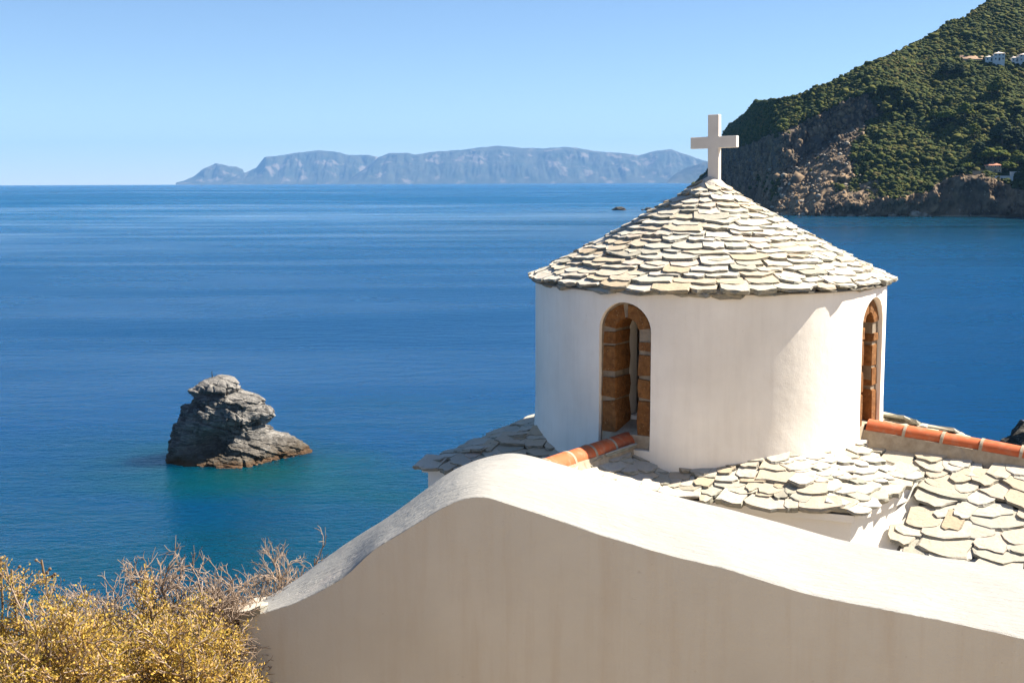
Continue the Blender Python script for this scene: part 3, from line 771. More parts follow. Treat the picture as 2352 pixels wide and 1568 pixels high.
def sea_stack():
    prof = [(170, 880, 960), (185, 850, 1060), (205, 800, 1118), (240, 700, 1150), (275, 630, 1165), (305, 585, 1185), (335, 530, 1228), (365, 512, 1236), (385, 516, 1240), (402, 560, 1262), (425, 578, 1352),
            (480, 575, 1430), (530, 512, 1490), (600, 442, 1560), (660, 436, 1608), (690, 432, 1616), (740, 400, 1596), (790, 378, 1560), (835, 368, 1532), (860, 365, 1528),
            (900, 337, 1550), (960, 325, 1600), (1010, 290, 1700), (1045, 240, 1850), (1100, 245, 1935), (1160, 250, 2010), (1200, 250, 2060), (1260, 250, 2090), (1330, 250, 2110), (1420, 250, 2120)]
    yc = ROCK_C[1]; c0 = np.array([ROCK_C[0], ROCK_C[1]])
    zs, L, R_ = [], [], []
    n = az(0)
    for (y, a, b) in prof:
        (xl, yy), (xr, _) = zi([(a, y), (b, y)], 600, 1450, 3.336)
        pl = atplane(xl, yy, np.array([0, yc, 0]), n); pr = atplane(xr, yy, np.array([0, yc, 0]), n)
        zs.append((pl[2] + pr[2]) / 2); L.append(pl[0]); R_.append(pr[0])
    zs = np.array(zs)[::-1]; L = np.array(L)[::-1]; R_ = np.array(R_)[::-1]
    nz, na = 190, 260
    Z = np.linspace(-1.5, zs[-1], nz)
    l = np.interp(Z, zs, L); r = np.interp(Z, zs, R_)
    zt = zs[-1]
    V = []
    ang = np.linspace(0, 2 * pi, na, endpoint=False)
    for k in range(nz):
        cx, a = (l[k] + r[k]) / 2, (r[k] - l[k]) / 2
        f = np.clip(Z[k] / zt, 0, 1)
        bf = np.interp(f, [0, .25, .5, .8, .93, 1], [3.9, 3.0, 2.7, 2.2, 1.6, .5])      # toward viewer
        bb = np.interp(f, [0, .3, .6, .9, 1], [4.2, 3.4, 2.9, 2.0, .6])
        e = 0.72
        cs, sn = np.cos(ang), np.sin(ang)
        x = cx + a * np.sign(cs) * np.abs(cs) ** e
        y = np.where(sn < 0, bf, bb) * np.sign(sn) * np.abs(sn) ** 0.8
        # hollow on the lower left front, foot swings back to the right
        hol = np.exp(-((x - (l[k] + 4.0)) / 1.7) ** 2 - ((Z[k] - 1.7) / 1.2) ** 2) * (sn < 0)
        y = y + hol * 2.3
        y = y * np.interp(x - cx, [1.5, 6.5], [1, .45]) + np.clip(x - cx - 1.0, 0, 20) * 0.55 * (1 - f)
        tuck = np.exp(-((Z[k] - zt * .80) / .22) ** 2) * (sn < 0)
        y = y + tuck * .7
        V.append(np.stack([x, yc + y, np.full(na, Z[k])], 1))
    P = np.concatenate(V)
    ctr = np.stack([np.repeat((l + r) / 2, na), np.full(nz * na, yc), P[:, 2]], 1)
    d = P - ctr; d[:, 2] *= 0; dn = d / np.maximum(np.linalg.norm(d, axis=1), .01)[:, None]
    # tilted bedding: blocks step in and out along inclined layers
    w = P + 0.5 * np.stack([fbm(P * .4 + 3, 3), fbm(P * .4 + 13, 3), fbm(P * .4 + 23, 3)], 1)
    layer = w[:, 2] * 1.0 + w[:, 0] * 0.34 + w[:, 1] * .1
    stepn = np.floor(layer / .62)
    frac = layer / .62 - stepn
    prot = fbm(np.stack([stepn * 3.7, w[:, 0] * .32, w[:, 1] * .32], 1), 2)
    crack = -np.exp(-((frac - .5) / .09) ** 2 * 1.0) * 0.0 - np.clip(1 - np.minimum(frac, 1 - frac) / .10, 0, 1) * .16
    joint = -np.clip(1 - np.abs(pnoise(w * np.array([.55, .55, .18]) + 5)) / .07, 0, 1) * .22
    along_ = w[:, 0] * .94 - w[:, 2] * .34
    cellj = np.floor(along_ / 1.5 + .5 * np.sin(stepn * 2.4)); cellk = np.floor(w[:, 1] / 1.4 + .5 * np.sin(stepn * 1.7))
    hsh = np.abs(np.sin(stepn * 12.9898 + cellj * 78.233 + cellk * 37.719) * 43758.5453); hsh = hsh - np.floor(hsh)
    prot = prot * .8 + (hsh - .5) * 1.5
    fj = along_ / 1.5 + .5 * np.sin(stepn * 2.4); fj = np.abs(fj - np.floor(fj) - .5)
    crack = crack - np.clip(1 - (.5 - fj) / .05, 0, 1) * .14
    disp = prot * .36 - .12 + crack + joint + fbm(P * .55, 4) * .35 + fbm(P * 2.1, 4) * .16 + ridged(P * np.array([.8, .8, 2.4]), 3) * .10
    edge = np.clip((zt - P[:, 2]) / 1.2, .25, 1)
    P = P + dn * (disp * edge)[:, None]
    P[:, 2] += fbm(P * .8 + 40, 3) * .22 * edge
    F = grid_faces(nz, na, closed=True)[:, ::-1]
    V = np.vstack([P, [P[-na:].mean(0) + [0, 0, .05]]])
    faces = F.tolist() + [((nz - 1) * na + (k + 1) % na, len(V) - 1, (nz - 1) * na + k) for k in range(na)]
    faces = [tuple(f) for f in faces]
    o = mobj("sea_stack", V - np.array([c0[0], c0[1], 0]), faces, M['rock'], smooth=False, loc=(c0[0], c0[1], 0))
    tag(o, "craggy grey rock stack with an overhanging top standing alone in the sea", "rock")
    top = zi([(828, 205)], 600, 1450, 3.336)[0]
    q = atplane(*top, np.array([0, yc, 0]), n)
    return o, q
STACK, STK = sea_stack()
mb = MB(); mb.add(tube_vf([(0, 0, -.35), (.02, 0, .25), (-.03, .01, .62)], [.05, .045, .03], 6))
tag(mb.build("iron_stake", M['iron'], loc=tuple(STK)), "thin dark stake on top of the big sea rock", "stake")

def small_rock(px, py, wpx, hpx, name, label, group, mat='rock_dark', seed=0, depth=.7, spiky=0.35):
    p = atz(px, py, 0.0); D = np.linalg.norm(p - CAM)
    W = wpx * D / FPX / 2; Hh = hpx * D / FPX
    v, f = ICO3
    q = v * np.array([W, W * depth, Hh])
    s = 1 + spiky * ridged(v * 1.8 + seed, 4) + .3 * spiky * fbm(v * 6 + seed, 3)
    q = q * s[:, None]; q[:, 2] = np.where(q[:, 2] < -.2 * Hh, -.2 * Hh - .3, q[:, 2])
    tag(mobj(name, q, [tuple(x) for x in f.tolist()], M[mat], loc=tuple(p)), label, "rock", group)
small_rock(1422, 482.5, 26, 6.5, "skerry", "small dark rock alone in the bay left of the cone roof", "skerries in the bay", seed=2)
small_rock(1408, 482, 6, 2, "skerry", "tiny dark rock just left of the small one in the bay", "skerries in the bay", seed=4)
small_rock(1490, 482.5, 18, 5, "skerry", "small dark rock touching the left edge of the cone roof", "skerries in the bay", seed=6)
small_rock(1476, 482.5, 7, 2.2, "skerry", "tiny dark rock midway between the two small rocks in the bay", "skerries in the bay", seed=8)
small_rock(2392, 1032, 128, 50, "shore_rock", "dark jagged rock rising behind the terracotta ridge at the right edge", None, seed=12, spiky=.5)

# ------------------------------------------------------------------ church
BZ = 4.8                                   # the church's own zero lies 4.8 m below the eye
CH = empty("church", (C0[0], C0[1], H - BZ), radians(-34))
tag(CH, "white domed church with conical slate roof, cross and arched drum windows", "church")
def L(u, v, dz): return np.array([u, -v, BZ - dz])
CAM_PHI = radians(124 - 188.98)            # direction of the viewer in the church's frame

def slate_template(seed, pointed=False):
    r = random.Random(seed)
    j = lambda a: r.uniform(-a, a)
    if pointed:
        out = [(-.5, .92), (-.5, .42), (-.36, .16), (-.14, .02), (.06, -.03), (.22, .04), (.40, .20), (.5, .44), (.5, .95), (0, 1.0)]
    else:
        k = r.uniform(.0, .11)
        out = [(-.5, .95), (-.5, .15 + k), (-.465, .03 + k * .5), (-.25, .01), (.0, -.01), (.25, .0), (.465, .03 + k * .5), (.5, .16 + k), (.5, .95), (0, 1.0)]
    out = [(x + j(.045), y + j(.065)) for x, y in out]
    if r.random() < .5:                                   # a broken-off corner
        q = r.choice((2, 6)); out[q] = (out[q][0] * .78, out[q][1] + .10)
    n = len(out)
    cx, cy = 0, .5
    top = [(cx + (x - cx) * (.955 + j(.02)), cy + (y - cy) * (.95 + j(.025)), j(.0025)) for x, y in out]
    mid = [(x + j(.03), y + j(.05), -.012 + j(.005)) for x, y in out]
    bot = [(cx + (x - cx) * (.97 + j(.04)), cy + (y - cy) * (.94 + j(.08)), -.026 + j(.004)) for x, y in out]
    v = top + mid + bot
    f = [tuple(range(n - 1, -1, -1)[::-1])]
    f = [tuple(range(n))]
    for a in (0, n):
        f += [(a + i, a + n + i, a + n + (i + 1) % n, a + (i + 1) % n) for i in range(n)]
    return v, f
SLATES = [slate_template(k, k % 5 == 4) for k in range(16)]
SLATE_ME = [mesh_data("slate", v, f, M['slate']) for v, f in SLATES]
POINTED = [k for k in range(16) if k % 5 == 4]; SQUARE = [k for k in range(16) if k % 5 != 4]
slate_count = 0
def put_slate(parent, k, mat4, joined=None):
    global slate_count
    if joined is None:
        o = bpy.data.objects.new("slate", SLATE_ME[k]); COL.objects.link(o)
        o.parent = parent; o.matrix_local = mat4; slate_count += 1
    else:
        v, f = SLATES[k]
        joined.add(([tuple(mat4 @ Vector(p)) for p in v], f))
def frame(x, y, z, o, sx, sy, sz, tilt, spin):
    B = Matrix((x, y, z)).transposed().to_4x4()
    B = Matrix.Translation(Vector(o)) @ B @ Matrix.Rotation(spin, 4, 'Z') @ Matrix.Rotation(-tilt, 4, 'X')
    return B @ Matrix.Diagonal((sx, sy, sz, 1))

# --- drum wall with two arched openings
RD = 1.40
def lathe(profile, n, closed=True):
    v = []; f = []
    for (r, z) in profile:
        v += [(r * cos(2 * pi * k / n), r * sin(2 * pi * k / n), z) for k in range(n)]
    m = len(profile)
    rng = range(m if closed else m - 1)
    for i in rng:
        a, b = i * n, ((i + 1) % m) * n
        f += [(a + k, a + (k + 1) % n, b + (k + 1) % n, b + k) for k in range(n)]
    return v, f
def arch_loop(hw, z0, zs, n=18):
    return [(-hw, z0), (hw, z0)] + [(hw * cos(pi * k / n), zs + hw * sin(pi * k / n)) for k in range(n + 1)]
def arch_prism(hw, dz0, dzs, x0, x1, rz):
    lp = arch_loop(hw, BZ - dz0, BZ - dzs); n = len(lp)
    c, s = cos(rz), sin(rz)
    v = [(x * c - y * s, x * s + y * c, z) for x in (x0, x1) for (y, z) in lp]
    f = [tuple(range(n - 1, -1, -1)), tuple(range(n, 2 * n))] + [(i, (i + 1) % n, n + (i + 1) % n, n + i) for i in range(n)]
    return v, f
WIN_AZ = [radians(-90), radians(-2)]
ZT, ZB = BZ - 0.775, BZ - 2.45
v, f = lathe([(1.02, ZB), (1.02, ZT), (RD, ZT), (RD, BZ - 1.72), (RD + .004, BZ - 1.85), (RD + .012, BZ - 2.0), (RD + .02, ZB)], 224)
drum = mobj("drum_wall", v, f, M['drum'], CH)
cutters = []
for rz in WIN_AZ:
    for (hw, d0, ds, x0, x1) in ((.213, 1.93, 1.072, 1.125, 1.8), (.097, 1.735, 1.08, .8, 1.3)):
        cv, cf = arch_prism(hw, d0, ds, x0, x1, rz)
        c = mobj("cutter", cv, cf, None, CH); cutters.append(c)
        bm = bmesh.new(); bm.from_mesh(c.data); bmesh.ops.recalc_face_normals(bm, faces=bm.faces[:]); bm.to_mesh(c.data); bm.free()
        md = drum.modifiers.new("cut", 'BOOLEAN'); md.operation = 'DIFFERENCE'; md.solver = 'EXACT'; md.object = c
bm = bmesh.new(); bm.from_mesh(drum.data); bmesh.ops.recalc_face_normals(bm, faces=bm.faces[:]); bm.to_mesh(drum.data); bm.free()
bpy.context.view_layer.update()
ev = drum.evaluated_get(bpy.context.evaluated_depsgraph_get())
me2 = bpy.data.meshes.new_from_object(ev)
drum.modifiers.clear(); drum.data = me2; me2.name = "drum_wall"
for c in cutters: bpy.data.objects.remove(c)
me2.polygons.foreach_set("use_smooth", np.ones(len(me2.polygons), bool))
me2.set_sharp_from_angle(angle=radians(30))
MB().add(prism_vf([(1.1 * cos(k * pi / 16), 1.1 * sin(k * pi / 16)) for k in range(32)], ZB - .05, ZB + .02)).build("drum_dark_disc", M['dark'], CH)  # near-black disc added to keep the inside of the drum dark

# --- windows: rough ochre blocks in mortar, set a little back from the plaster
def window(rz, seed, flip):
    r = random.Random(seed)
    HO, HI = .212, .100
    zs, z0 = BZ - 1.072, BZ - 1.925
    nseg = 20
    X0, X1 = 1.126, 1.346
    def loop(h, zb): return [(-h, zb)] + [(-h * cos(pi * k / nseg), zs + h * sin(pi * k / nseg)) for k in range(nseg + 1)] + [(h, zb)]
    o_, i_ = loop(HO, z0), loop(HI, BZ - 1.80); n = len(o_)
    v = [(x, y, z) for x in (X1, X0) for lp in (o_, i_) for (y, z) in lp]
    f = [(k, k + 1, n + k + 1, n + k) for k in range(n - 1)]
    f += [(n + k, n + k + 1, 3 * n + k + 1, 3 * n + k) for k in range(n - 1)]
    f += [(2 * n + k, 3 * n + k, 3 * n + k + 1, 2 * n + k + 1) for k in range(n - 1)]
    w = mobj("window", v, f, M['wmortar'], CH); w.rotation_euler = (0, 0, rz)
    def block(poly, dep, front):
        m = len(poly)
        cy = sum(p[0] for p in poly) / m; cz = sum(p[1] for p in poly) / m
        ring = lambda x, s, q: [(x + r.uniform(-q, q), cy + (y - cy) * s + r.uniform(-.003, .003), cz + (z - cz) * s + r.uniform(-.003, .003)) for y, z in poly]
        vs_ = ring(dep, 1, 0) + ring(front - .012, 1, .002) + ring(front, .93, .003)
        fs = [tuple(range(2 * m, 3 * m))]
        for a in (0, m): fs += [(a + i, a + (i + 1) % m, a + m + (i + 1) % m, a + m + i) for i in range(m)]
        mobj("stone", vs_, fs, M['stone'], w)
    jl = [(1.84, 1.59), (1.575, 1.42), (1.375, 1.185), (1.172, 1.082)]
    jr = [(1.85, 1.575), (1.55, 1.41), (1.395, 1.235), (1.205, 1.145)]
    for side, js in ((-1, jl), (1, jr)):
        for (d0, d1) in js:
            a, b = BZ - d0, BZ - d1
            yi, yo = HI - .008 + r.uniform(-.006, .006), HO - r.uniform(.0, .014)
            mz = (a + b) / 2 + r.uniform(-.01, .01)
            poly = [(yi, a), (yo, a + r.uniform(-.012, .012)), (yo + r.uniform(-.01, .002), mz), (yo - r.uniform(0, .015), b + r.uniform(-.012, .008)), (yi + r.uniform(-.004, .01), b), (yi + r.uniform(-.012, .006), mz)]
            poly = [(side * y, z) for y, z in poly]
            block(poly, 1.135, 1.358 + r.uniform(-.004, .004))
    for (a0, a1) in ((100, 172), (8, 88)) if not flip else ((95, 165), (50, 88), (5, 46)):
        k = 7
        po = [((HO - r.uniform(.004, .02)) * cos(radians(a0 + (a1 - a0) * i / (k - 1))), zs + (HO - .016) * sin(radians(a0 + (a1 - a0) * i / (k - 1)))) for i in range(k)]
        pi_ = [((HI - .006) * cos(radians(a1 + (a0 - a1) * i / (k - 1))), zs + (HI - .006) * sin(radians(a1 + (a0 - a1) * i / (k - 1)))) for i in range(k)]
        block(po + pi_, 1.135, 1.358)
    # sloping mortar sill
    sv, sf = box_vf(1.05, 1.36, -.19, .19, BZ - 2.02, BZ - 1.80)
    sv = [(x, y, z + (.055 if x < 1.2 and z > BZ - 1.9 else (-.03 if z > BZ - 1.9 else 0))) for x, y, z in sv]
    sv = [(x, y * (.5 if x < 1.2 else 1.05), z) for x, y, z in sv]
    mobj("sill", sv, sf, M['mortar'], w)
window(WIN_AZ[0], 3, False)
window(WIN_AZ[1], 8, True)

# --- conical roof
RE, RISE = 1.458, 0.80
def roof_h(r):
    x = r / RE; return BZ - 0.765 + RISE * ((1 - x) - 0.12 * x * (1 - x))
prof = [(r, roof_h(r) - .035) for r in np.linspace(1.43, .05, 26)]
prof = [(1.02, BZ - .78), (1.43, BZ - .775)] + prof + [(.001, roof_h(0) - .03)]
v, f = lathe(prof, 72, closed=False)
cone = mobj("conical_roof", v, f, M['bed'], CH, smooth=True)
back_cone = MB()
def cone_row(s_frac_r, lift, wmean, Llen, under=False, seed=0):
    r_ = random.Random(seed)
    r = s_frac_r
    circ = 2 * pi * r
    ws = []; tot = 0
    while tot < circ - wmean * .4:
        w = wmean * r_.choice([.72, .85, .95, 1.0, 1.1, 1.25, 1.42]); ws.append(w); tot += w
    ws = [w * circ / tot for w in ws]
    phi = r_.uniform(0, 6.28)
    slope = math.atan2(roof_h(r - .05) - roof_h(r + .05), .1)
    for w in ws:
        ph = phi + w / 2 / r; phi += w / r
        rr = r + r_.uniform(-.024, .024)
        c, s = cos(ph), sin(ph); ca, sa = cos(slope), sin(slope)
        T = (-s, c, 0); S = (-c * ca, -s * ca, sa); N = (c * sa, s * sa, ca)
        base = Vector((c * rr, s * rr, roof_h(rr))) + Vector(N) * (lift + r_.uniform(-.004, .006))
        k = r_.choice(SQUARE if r_.random() < .95 else POINTED)
        M4 = frame(T, S, N, base, w * r_.uniform(.94, 1.05) - .004, Llen * r_.uniform(.92, 1.1), r_.uniform(.75, 1.55), radians(r_.uniform(6, 14) if not under else 2), radians(r_.uniform(-7, 7)))
        d = (ph - CAM_PHI + pi) % (2 * pi) - pi
        front = abs(d) < radians(100)
        put_slate(cone, k, M4, None if (front and not under) else back_cone)
rows = []
sl = 0.0; r = RE
cone_row(RE - .022, -.020, .30, .22, under=True, seed=99)
k = 0
while r > .145:
    e = .098 if k < 4 else .092
    wm = .235 if r > .9 else (.215 if r > .5 else max(.115, r * .40))
    cone_row(r, .020, wm, .21 if r > .35 else .17, seed=k)
    k += 1; r -= e * .80
bc = back_cone.build("slate", M['slate'], cone); bc["kind"] = "stuff"
# mortar cap and cross
cap = [(.135, roof_h(.135) + .0), (.11, roof_h(.11) + .018), (.085, roof_h(.085) + .026), (.05, roof_h(.04) + .022), (.001, roof_h(0) + .02)]
v, f = lathe(cap, 20, closed=False)
v = np.array(v); v[:, :2] *= (1 + .18 * fbm(v * 14, 3))[:, None]; v[:, 2] += .012 * fbm(v * 22 + 4, 2)
v[:, 0] += .02
mobj("mortar_cap", v, f, mat_simple("cap_mortar", (0.50, 0.44, 0.36), (0.62, 0.56, 0.47), 30, bump=.7), CH, smooth=True)
def bevel_box(x0, x1, y0, y1, z0, z1, b=.0035):
    bm = bmesh.new(); vv, ff = box_vf(x0, x1, y0, y1, z0, z1)
    vs_ = [bm.verts.new(p) for p in vv]; [bm.faces.new([vs_[i] for i in q]) for q in ff]
    bmesh.ops.bevel(bm, geom=bm.edges[:], offset=b, segments=2, affect='EDGES', profile=.6)
    v = [tuple(p.co) for p in bm.verts]; f = [tuple(q.index for q in x.verts) for x in bm.faces]; bm.free(); return v, f
def cross_mesh():
    w, d = .046, .027; za, zb = .222, .314; aw = .196; hh = .487
    out = [(-w, -.08), (w, -.08), (w, za), (aw, za + .001), (aw, zb), (w, zb), (w, hh), (-w, hh), (-w, zb), (-aw, zb - .001), (-aw, za), (-w, za)]
    bm = bmesh.new()
    a = [bm.verts.new((x, -d, z)) for x, z in out]; b = [bm.verts.new((x, d, z)) for x, z in out]
    n = len(out)
    bm.faces.new(a); bm.faces.new(b[::-1])
    for i in range(n): bm.faces.new((a[i], b[i], b[(i + 1) % n], a[(i + 1) % n]))
    bmesh.ops.recalc_face_normals(bm, faces=bm.faces[:])
    bmesh.ops.bevel(bm, geom=bm.edges[:], offset=.003, segments=1, affect='EDGES')
    me = bpy.data.meshes.new("cross"); bm.to_mesh(me); bm.free(); me.materials.append(M['cross']); return me
cr = link("cross", cross_mesh(), CH, (0.045, 0.0, BZ + .045))
cr.rotation_euler = (0, radians(-.9), radians(2))

# --- lower slate roofs
def plane3(P, Q, R):
    P, Q, R = map(np.asarray, (P, Q, R))
    n = np.cross(Q - P, R - P); n = n / np.linalg.norm(n)
    return P, (n if n[2] > 0 else -n)
def pz(pl, x, y):
    P, n = pl; return P[2] - (n[0] * (x - P[0]) + n[1] * (y - P[1])) / n[2]
def inside(poly, x, y):
    c = False; n = len(poly)
    for i in range(n):
        (x1, y1), (x2, y2) = poly[i], poly[(i + 1) % n]
        if (y1 > y) != (y2 > y) and x < (x2 - x1) * (y - y1) / (y2 - y1) + x1: c = not c
    return c
def slate_face(name, P, Q, R, plan, pitch, wfun, seed, over=.05, bed_to=None, show=True, lift=.022, len_k=2.1, tilt=(4, 9), strict=False, top_gap=0.0):
    """P->Q is the lower edge, R lies up the slope; plan is the outline seen from above"""
    r_ = random.Random(seed)
    P, Q, R = np.asarray(P, float), np.asarray(Q, float), np.asarray(R, float)
    pl = plane3(P, Q, R); n = pl[1]
    e = (Q - P) / np.linalg.norm(Q - P); up = np.cross(n, e); up /= np.linalg.norm(up)
    m = len(plan)
    ring = [(x, y, pz(pl, x, y) - .03) for x, y in plan]
    low = [(x, y, (pz(pl, x, y) - .13) if bed_to is None else min(bed_to, pz(pl, x, y) - .06)) for x, y in plan]
    part = mobj(name, ring + low, [tuple(range(m)), tuple(range(2 * m - 1, m - 1, -1))] + [(i, m + i, m + (i + 1) % m, (i + 1) % m) for i in range(m)], M['bed'], CH)
    part.data.materials.append(M['white'])
    for q in part.data.polygons[2:]: q.material_index = 1
    A = [((np.array([x, y, pz(pl, x, y)]) - P) @ e, (np.array([x, y, pz(pl, x, y)]) - P) @ up) for x, y in plan]
    a0, a1 = min(a for a, b in A) - .1, max(a for a, b in A) + .1
    b0, b1 = min(b for a, b in A) - over, max(b for a, b in A)
    hidden = MB()
    b = b0; row = 0
    while b < b1:
        ph = pitch * r_.uniform(.9, 1.1) * wfun(b)[1]
        a = a0 - r_.uniform(0, .3)
        while a < a1:
            w = wfun(b)[0] * r_.choice([.6, .75, .9, 1, 1.15, 1.35, 1.7])
            ca, cb = a + w / 2, b + r_.uniform(-.035, .035) * wfun(b)[1]
            tb = cb + ph * .55
            q = P + e * ca + up * tb
            qq = P + e * ca + up * (cb + ph * .2)
            test_ok = any(inside(A, ca + d * w * .28, max(tb, b0 + over + .03)) for d in (-1, 0, 1)) and inside(A, ca, max(tb, b0 + over + .03))
            if strict: test_ok = all(inside(A, ca + d * w * .42, max(tb, b0 + over + .03)) for d in (-1, 0, 1))
            if tb > b1 - top_gap: test_ok = False
            if test_ok and hypot(q[0], q[1]) > RD - .09:
                o = P + e * ca + up * cb + n * (lift + r_.uniform(-.005, .008))
                k = r_.choice(SQUARE if r_.random() < .7 else POINTED)
                M4 = frame(tuple(e), tuple(up), tuple(n), o, w * r_.uniform(.92, 1.02), ph * len_k, r_.uniform(.8, 1.6), radians(r_.uniform(*tilt)), radians(r_.uniform(-16, 16)))
                put_slate(part, k, M4, None if show else hidden)
            a += w * .97
        b += ph; row += 1
    if not show and hidden.v:
        o = hidden.build("slate", M['slate'], part); o["kind"] = "stuff"
    return part
def pl2(*uv): return [(u, -v) for u, v in uv]
C1, BE, D1 = (1.74, 1.38, 2.17), (1.89, .46, 2.08), (.99, .99, 1.955)
BEDZ = BZ - 2.24
sz = lambda w: (lambda b: (w, 1.0))
slate_face("corner_roof", L(.54, 1.58, 2.17), L(*C1), L(*D1), pl2((.40, 1.60), (1.72, 1.36), (.93, .93), (.12, 1.12)), .084, sz(.175), 21, bed_to=BEDZ)
slate_face("corner_roof", L(*C1), L(*BE), L(*D1), pl2((1.72, 1.36), (1.87, .44), (1.3, .22), (.93, .93)), .084, sz(.16), 22, bed_to=BEDZ)
C2, D2 = (-1.63, 1.76, 2.2), (-.99, .99, 1.96)
slate_face("corner_roof", L(*C2), L(-.5, 1.6, 2.2), L(*D2), pl2((-1.61, 1.73), (-.5, 1.57), (-.2, 1.15), (-.93, .93)), .10, sz(.20), 23, bed_to=BEDZ, over=.06)
slate_face("corner_roof", L(-2.0, -.45, 2.2), L(*C2), L(*D2), pl2((-1.97, -.45), (-1.61, 1.73), (-.93, .93), (-1.25, -.45)), .10, sz(.21), 24, bed_to=BEDZ, over=.06)
C4, D4 = (1.83, -1.25, 2.1), (.99, -.99, 1.93)
slate_face("corner_roof", L(1.87, -.30, 2.08), L(*C4), L(*D4), pl2((1.85, -.22), (1.81, -1.23), (.93, -.93), (1.3, -.2)), .12, sz(.25), 25, bed_to=BEDZ)
slate_face("corner_roof", L(*C4), L(-.6, -1.6, 2.15), L(*D4), pl2((1.81, -1.23), (-.6, -1.57), (-.6, -1.1), (.93, -.93)), .13, sz(.3), 26, bed_to=BEDZ, show=False)
# nave roof running to the right under the terracotta ridge
def nave_w(b): return (.44 - .10 * min(1, max(0, b / 1.9)) , 1.45 - .45 * min(1, max(0, b / 1.9)))
NV = 2.15; dze = 1.95 + .43 * NV
nave = slate_face("nave_roof", L(1.75, NV, dze), L(3.9, NV, dze + .06), L(2.5, 0, 1.965), pl2((1.88, NV), (3.9, NV), (3.9, 0), (1.3, 0), (1.32, .22), (1.93, .40), (1.93, .66), (1.93, 1.1), (1.9, 1.6)), .115, lambda b: (nave_w(b)[0] * .64, nave_w(b)[1] * .92), 27, tilt=(3.5, 8), top_gap=.17)
slate_face("nave_roof", L(3.9, -NV, dze + .06), L(1.75, -NV, dze), L(2.5, 0, 1.965), pl2((3.9, -NV), (1.70, -NV), (1.80, -1.1), (1.84, -.35), (1.32, -.15), (1.3, 0), (3.9, 0)), .18, sz(.34), 28, show=False, top_gap=.26)
ap = [(1.66, 1.3), (1.66, .35), (1.95, .35), (2.02, .7), (2.0, 1.5), (1.98, NV), (1.66, NV)]
apz = lambda u, v: 1.965 + (dze + .03 - 1.965) * v / NV + .045
mobj("plaster_apron", [L(u, v, apz(u, v) - .028) for u, v in ap] + [L(u, v, apz(u, v) + .1) for u, v in ap], [tuple(range(7)), tuple(range(13, 6, -1))] + [(i, 7 + i, 7 + (i + 1) % 7, (i + 1) % 7) for i in range(7)], M['white'], CH)
# porch roof under the ridge that runs toward the viewer
porch = slate_face("porch_roof", L(.72, 3.0, 2.25), L(.72, 1.2, 2.25), L(0, 2.0, 1.93), pl2((.70, 3.0), (.70, 1.60), (.66, 1.50), (.36, 1.10), (0, 1.1), (0, 3.0)), .105, sz(.21), 30)
slate_face("porch_roof", L(-.72, 1.2, 2.25), L(-.72, 3.0, 2.25), L(0, 2.0, 1.93), pl2((-.50, 1.55), (-.70, 1.66), (-.70, 3.0), (0, 3.0), (0, 1.2), (-.2, 1.15)), .115, sz(.24), 31)
# walls under the roofs
def wall_prism(name, uv, d0, d1, mat):
    p = pl2(*uv)
    a = sum(p[i][0] * p[(i + 1) % len(p)][1] - p[(i + 1) % len(p)][0] * p[i][1] for i in range(len(p)))
    if a < 0: p = p[::-1]
    vv, ff = prism_vf(p, BZ - d0, BZ - d1); return mobj(name, vv, ff, mat, CH)
wall_prism("naos_wall", [(1.69, 1.33), (-1.575, 1.70), (-1.93, -.45), (-1.8, -1.55), (1.785, -1.2), (1.84, .44)], 5.6, 2.225, M['white'])
wall_prism("nave_wall", [(1.78, -2.05), (1.78, 2.05), (3.85, 2.05), (3.85, -2.05)], 5.6, 2.95, M['white'])
vv = [L(3.85, -2.05, 2.95), L(3.85, 2.05, 2.95), L(3.85, 0, 2.12), L(3.75, -2.05, 2.95), L(3.75, 2.05, 2.95), L(3.75, 0, 2.12)]
mobj("gable_wall", vv, [(0, 1, 2), (5, 4, 3), (0, 2, 5, 3), (1, 4, 5, 2), (0, 3, 4, 1)], M['white'], CH)
wall_prism("porch_wall", [(.66, 1.3), (.66, 2.95), (-.66, 2.95), (-.66, 1.3)], 5.6, 2.40, M['white'])
vv = [L(.66, 2.95, 2.4), L(-.66, 2.95, 2.4), L(-.66, 2.95, 2.29), L(0, 2.95, 2.03), L(.66, 2.95, 2.29)]
vv = vv + [p + np.array([0, .12, 0]) for p in vv]
mobj("gable_wall", vv, [(0, 1, 2, 3, 4), (9, 8, 7, 6, 5)] + [(i, 5 + i, 5 + (i + 1) % 5, (i + 1) % 5) for i in range(5)], M['white'], CH)

# --- terracotta ridges on mortar
def barrel(r0, r1, ln, th=.014, n=14):
    v = []; f = []
    for (x, r) in ((0, r0), (ln, r1)):
        for q in (r, r - th):
            v += [(x, q * cos(pi * k / n) * .98, q * sin(pi * k / n)) for k in range(n + 1)]
    m = n + 1
    for k in range(n):
        f += [(k, k + 1, 2 * m + k + 1, 2 * m + k), (m + k + 1, m + k, 3 * m + k, 3 * m + k + 1), (k + 1, k, m + k, m + k + 1), (2 * m + k, 2 * m + k + 1, 3 * m + k + 1, 3 * m + k)]
    f += [(0, 2 * m, 3 * m, m), (n, m + n, 3 * m + n, 2 * m + n)]
    return v, f
TILE_ME = mesh_data("ridge_tile", *barrel(.082, .070, .30), M['terra'], smooth=True)
TILE_ME.set_sharp_from_angle(angle=radians(40))
RING_ME = mesh_data("mortar_joint", *barrel(.086, .085, .022, .02), M['mortar'], smooth=True)
RING_ME.set_sharp_from_angle(angle=radians(40))
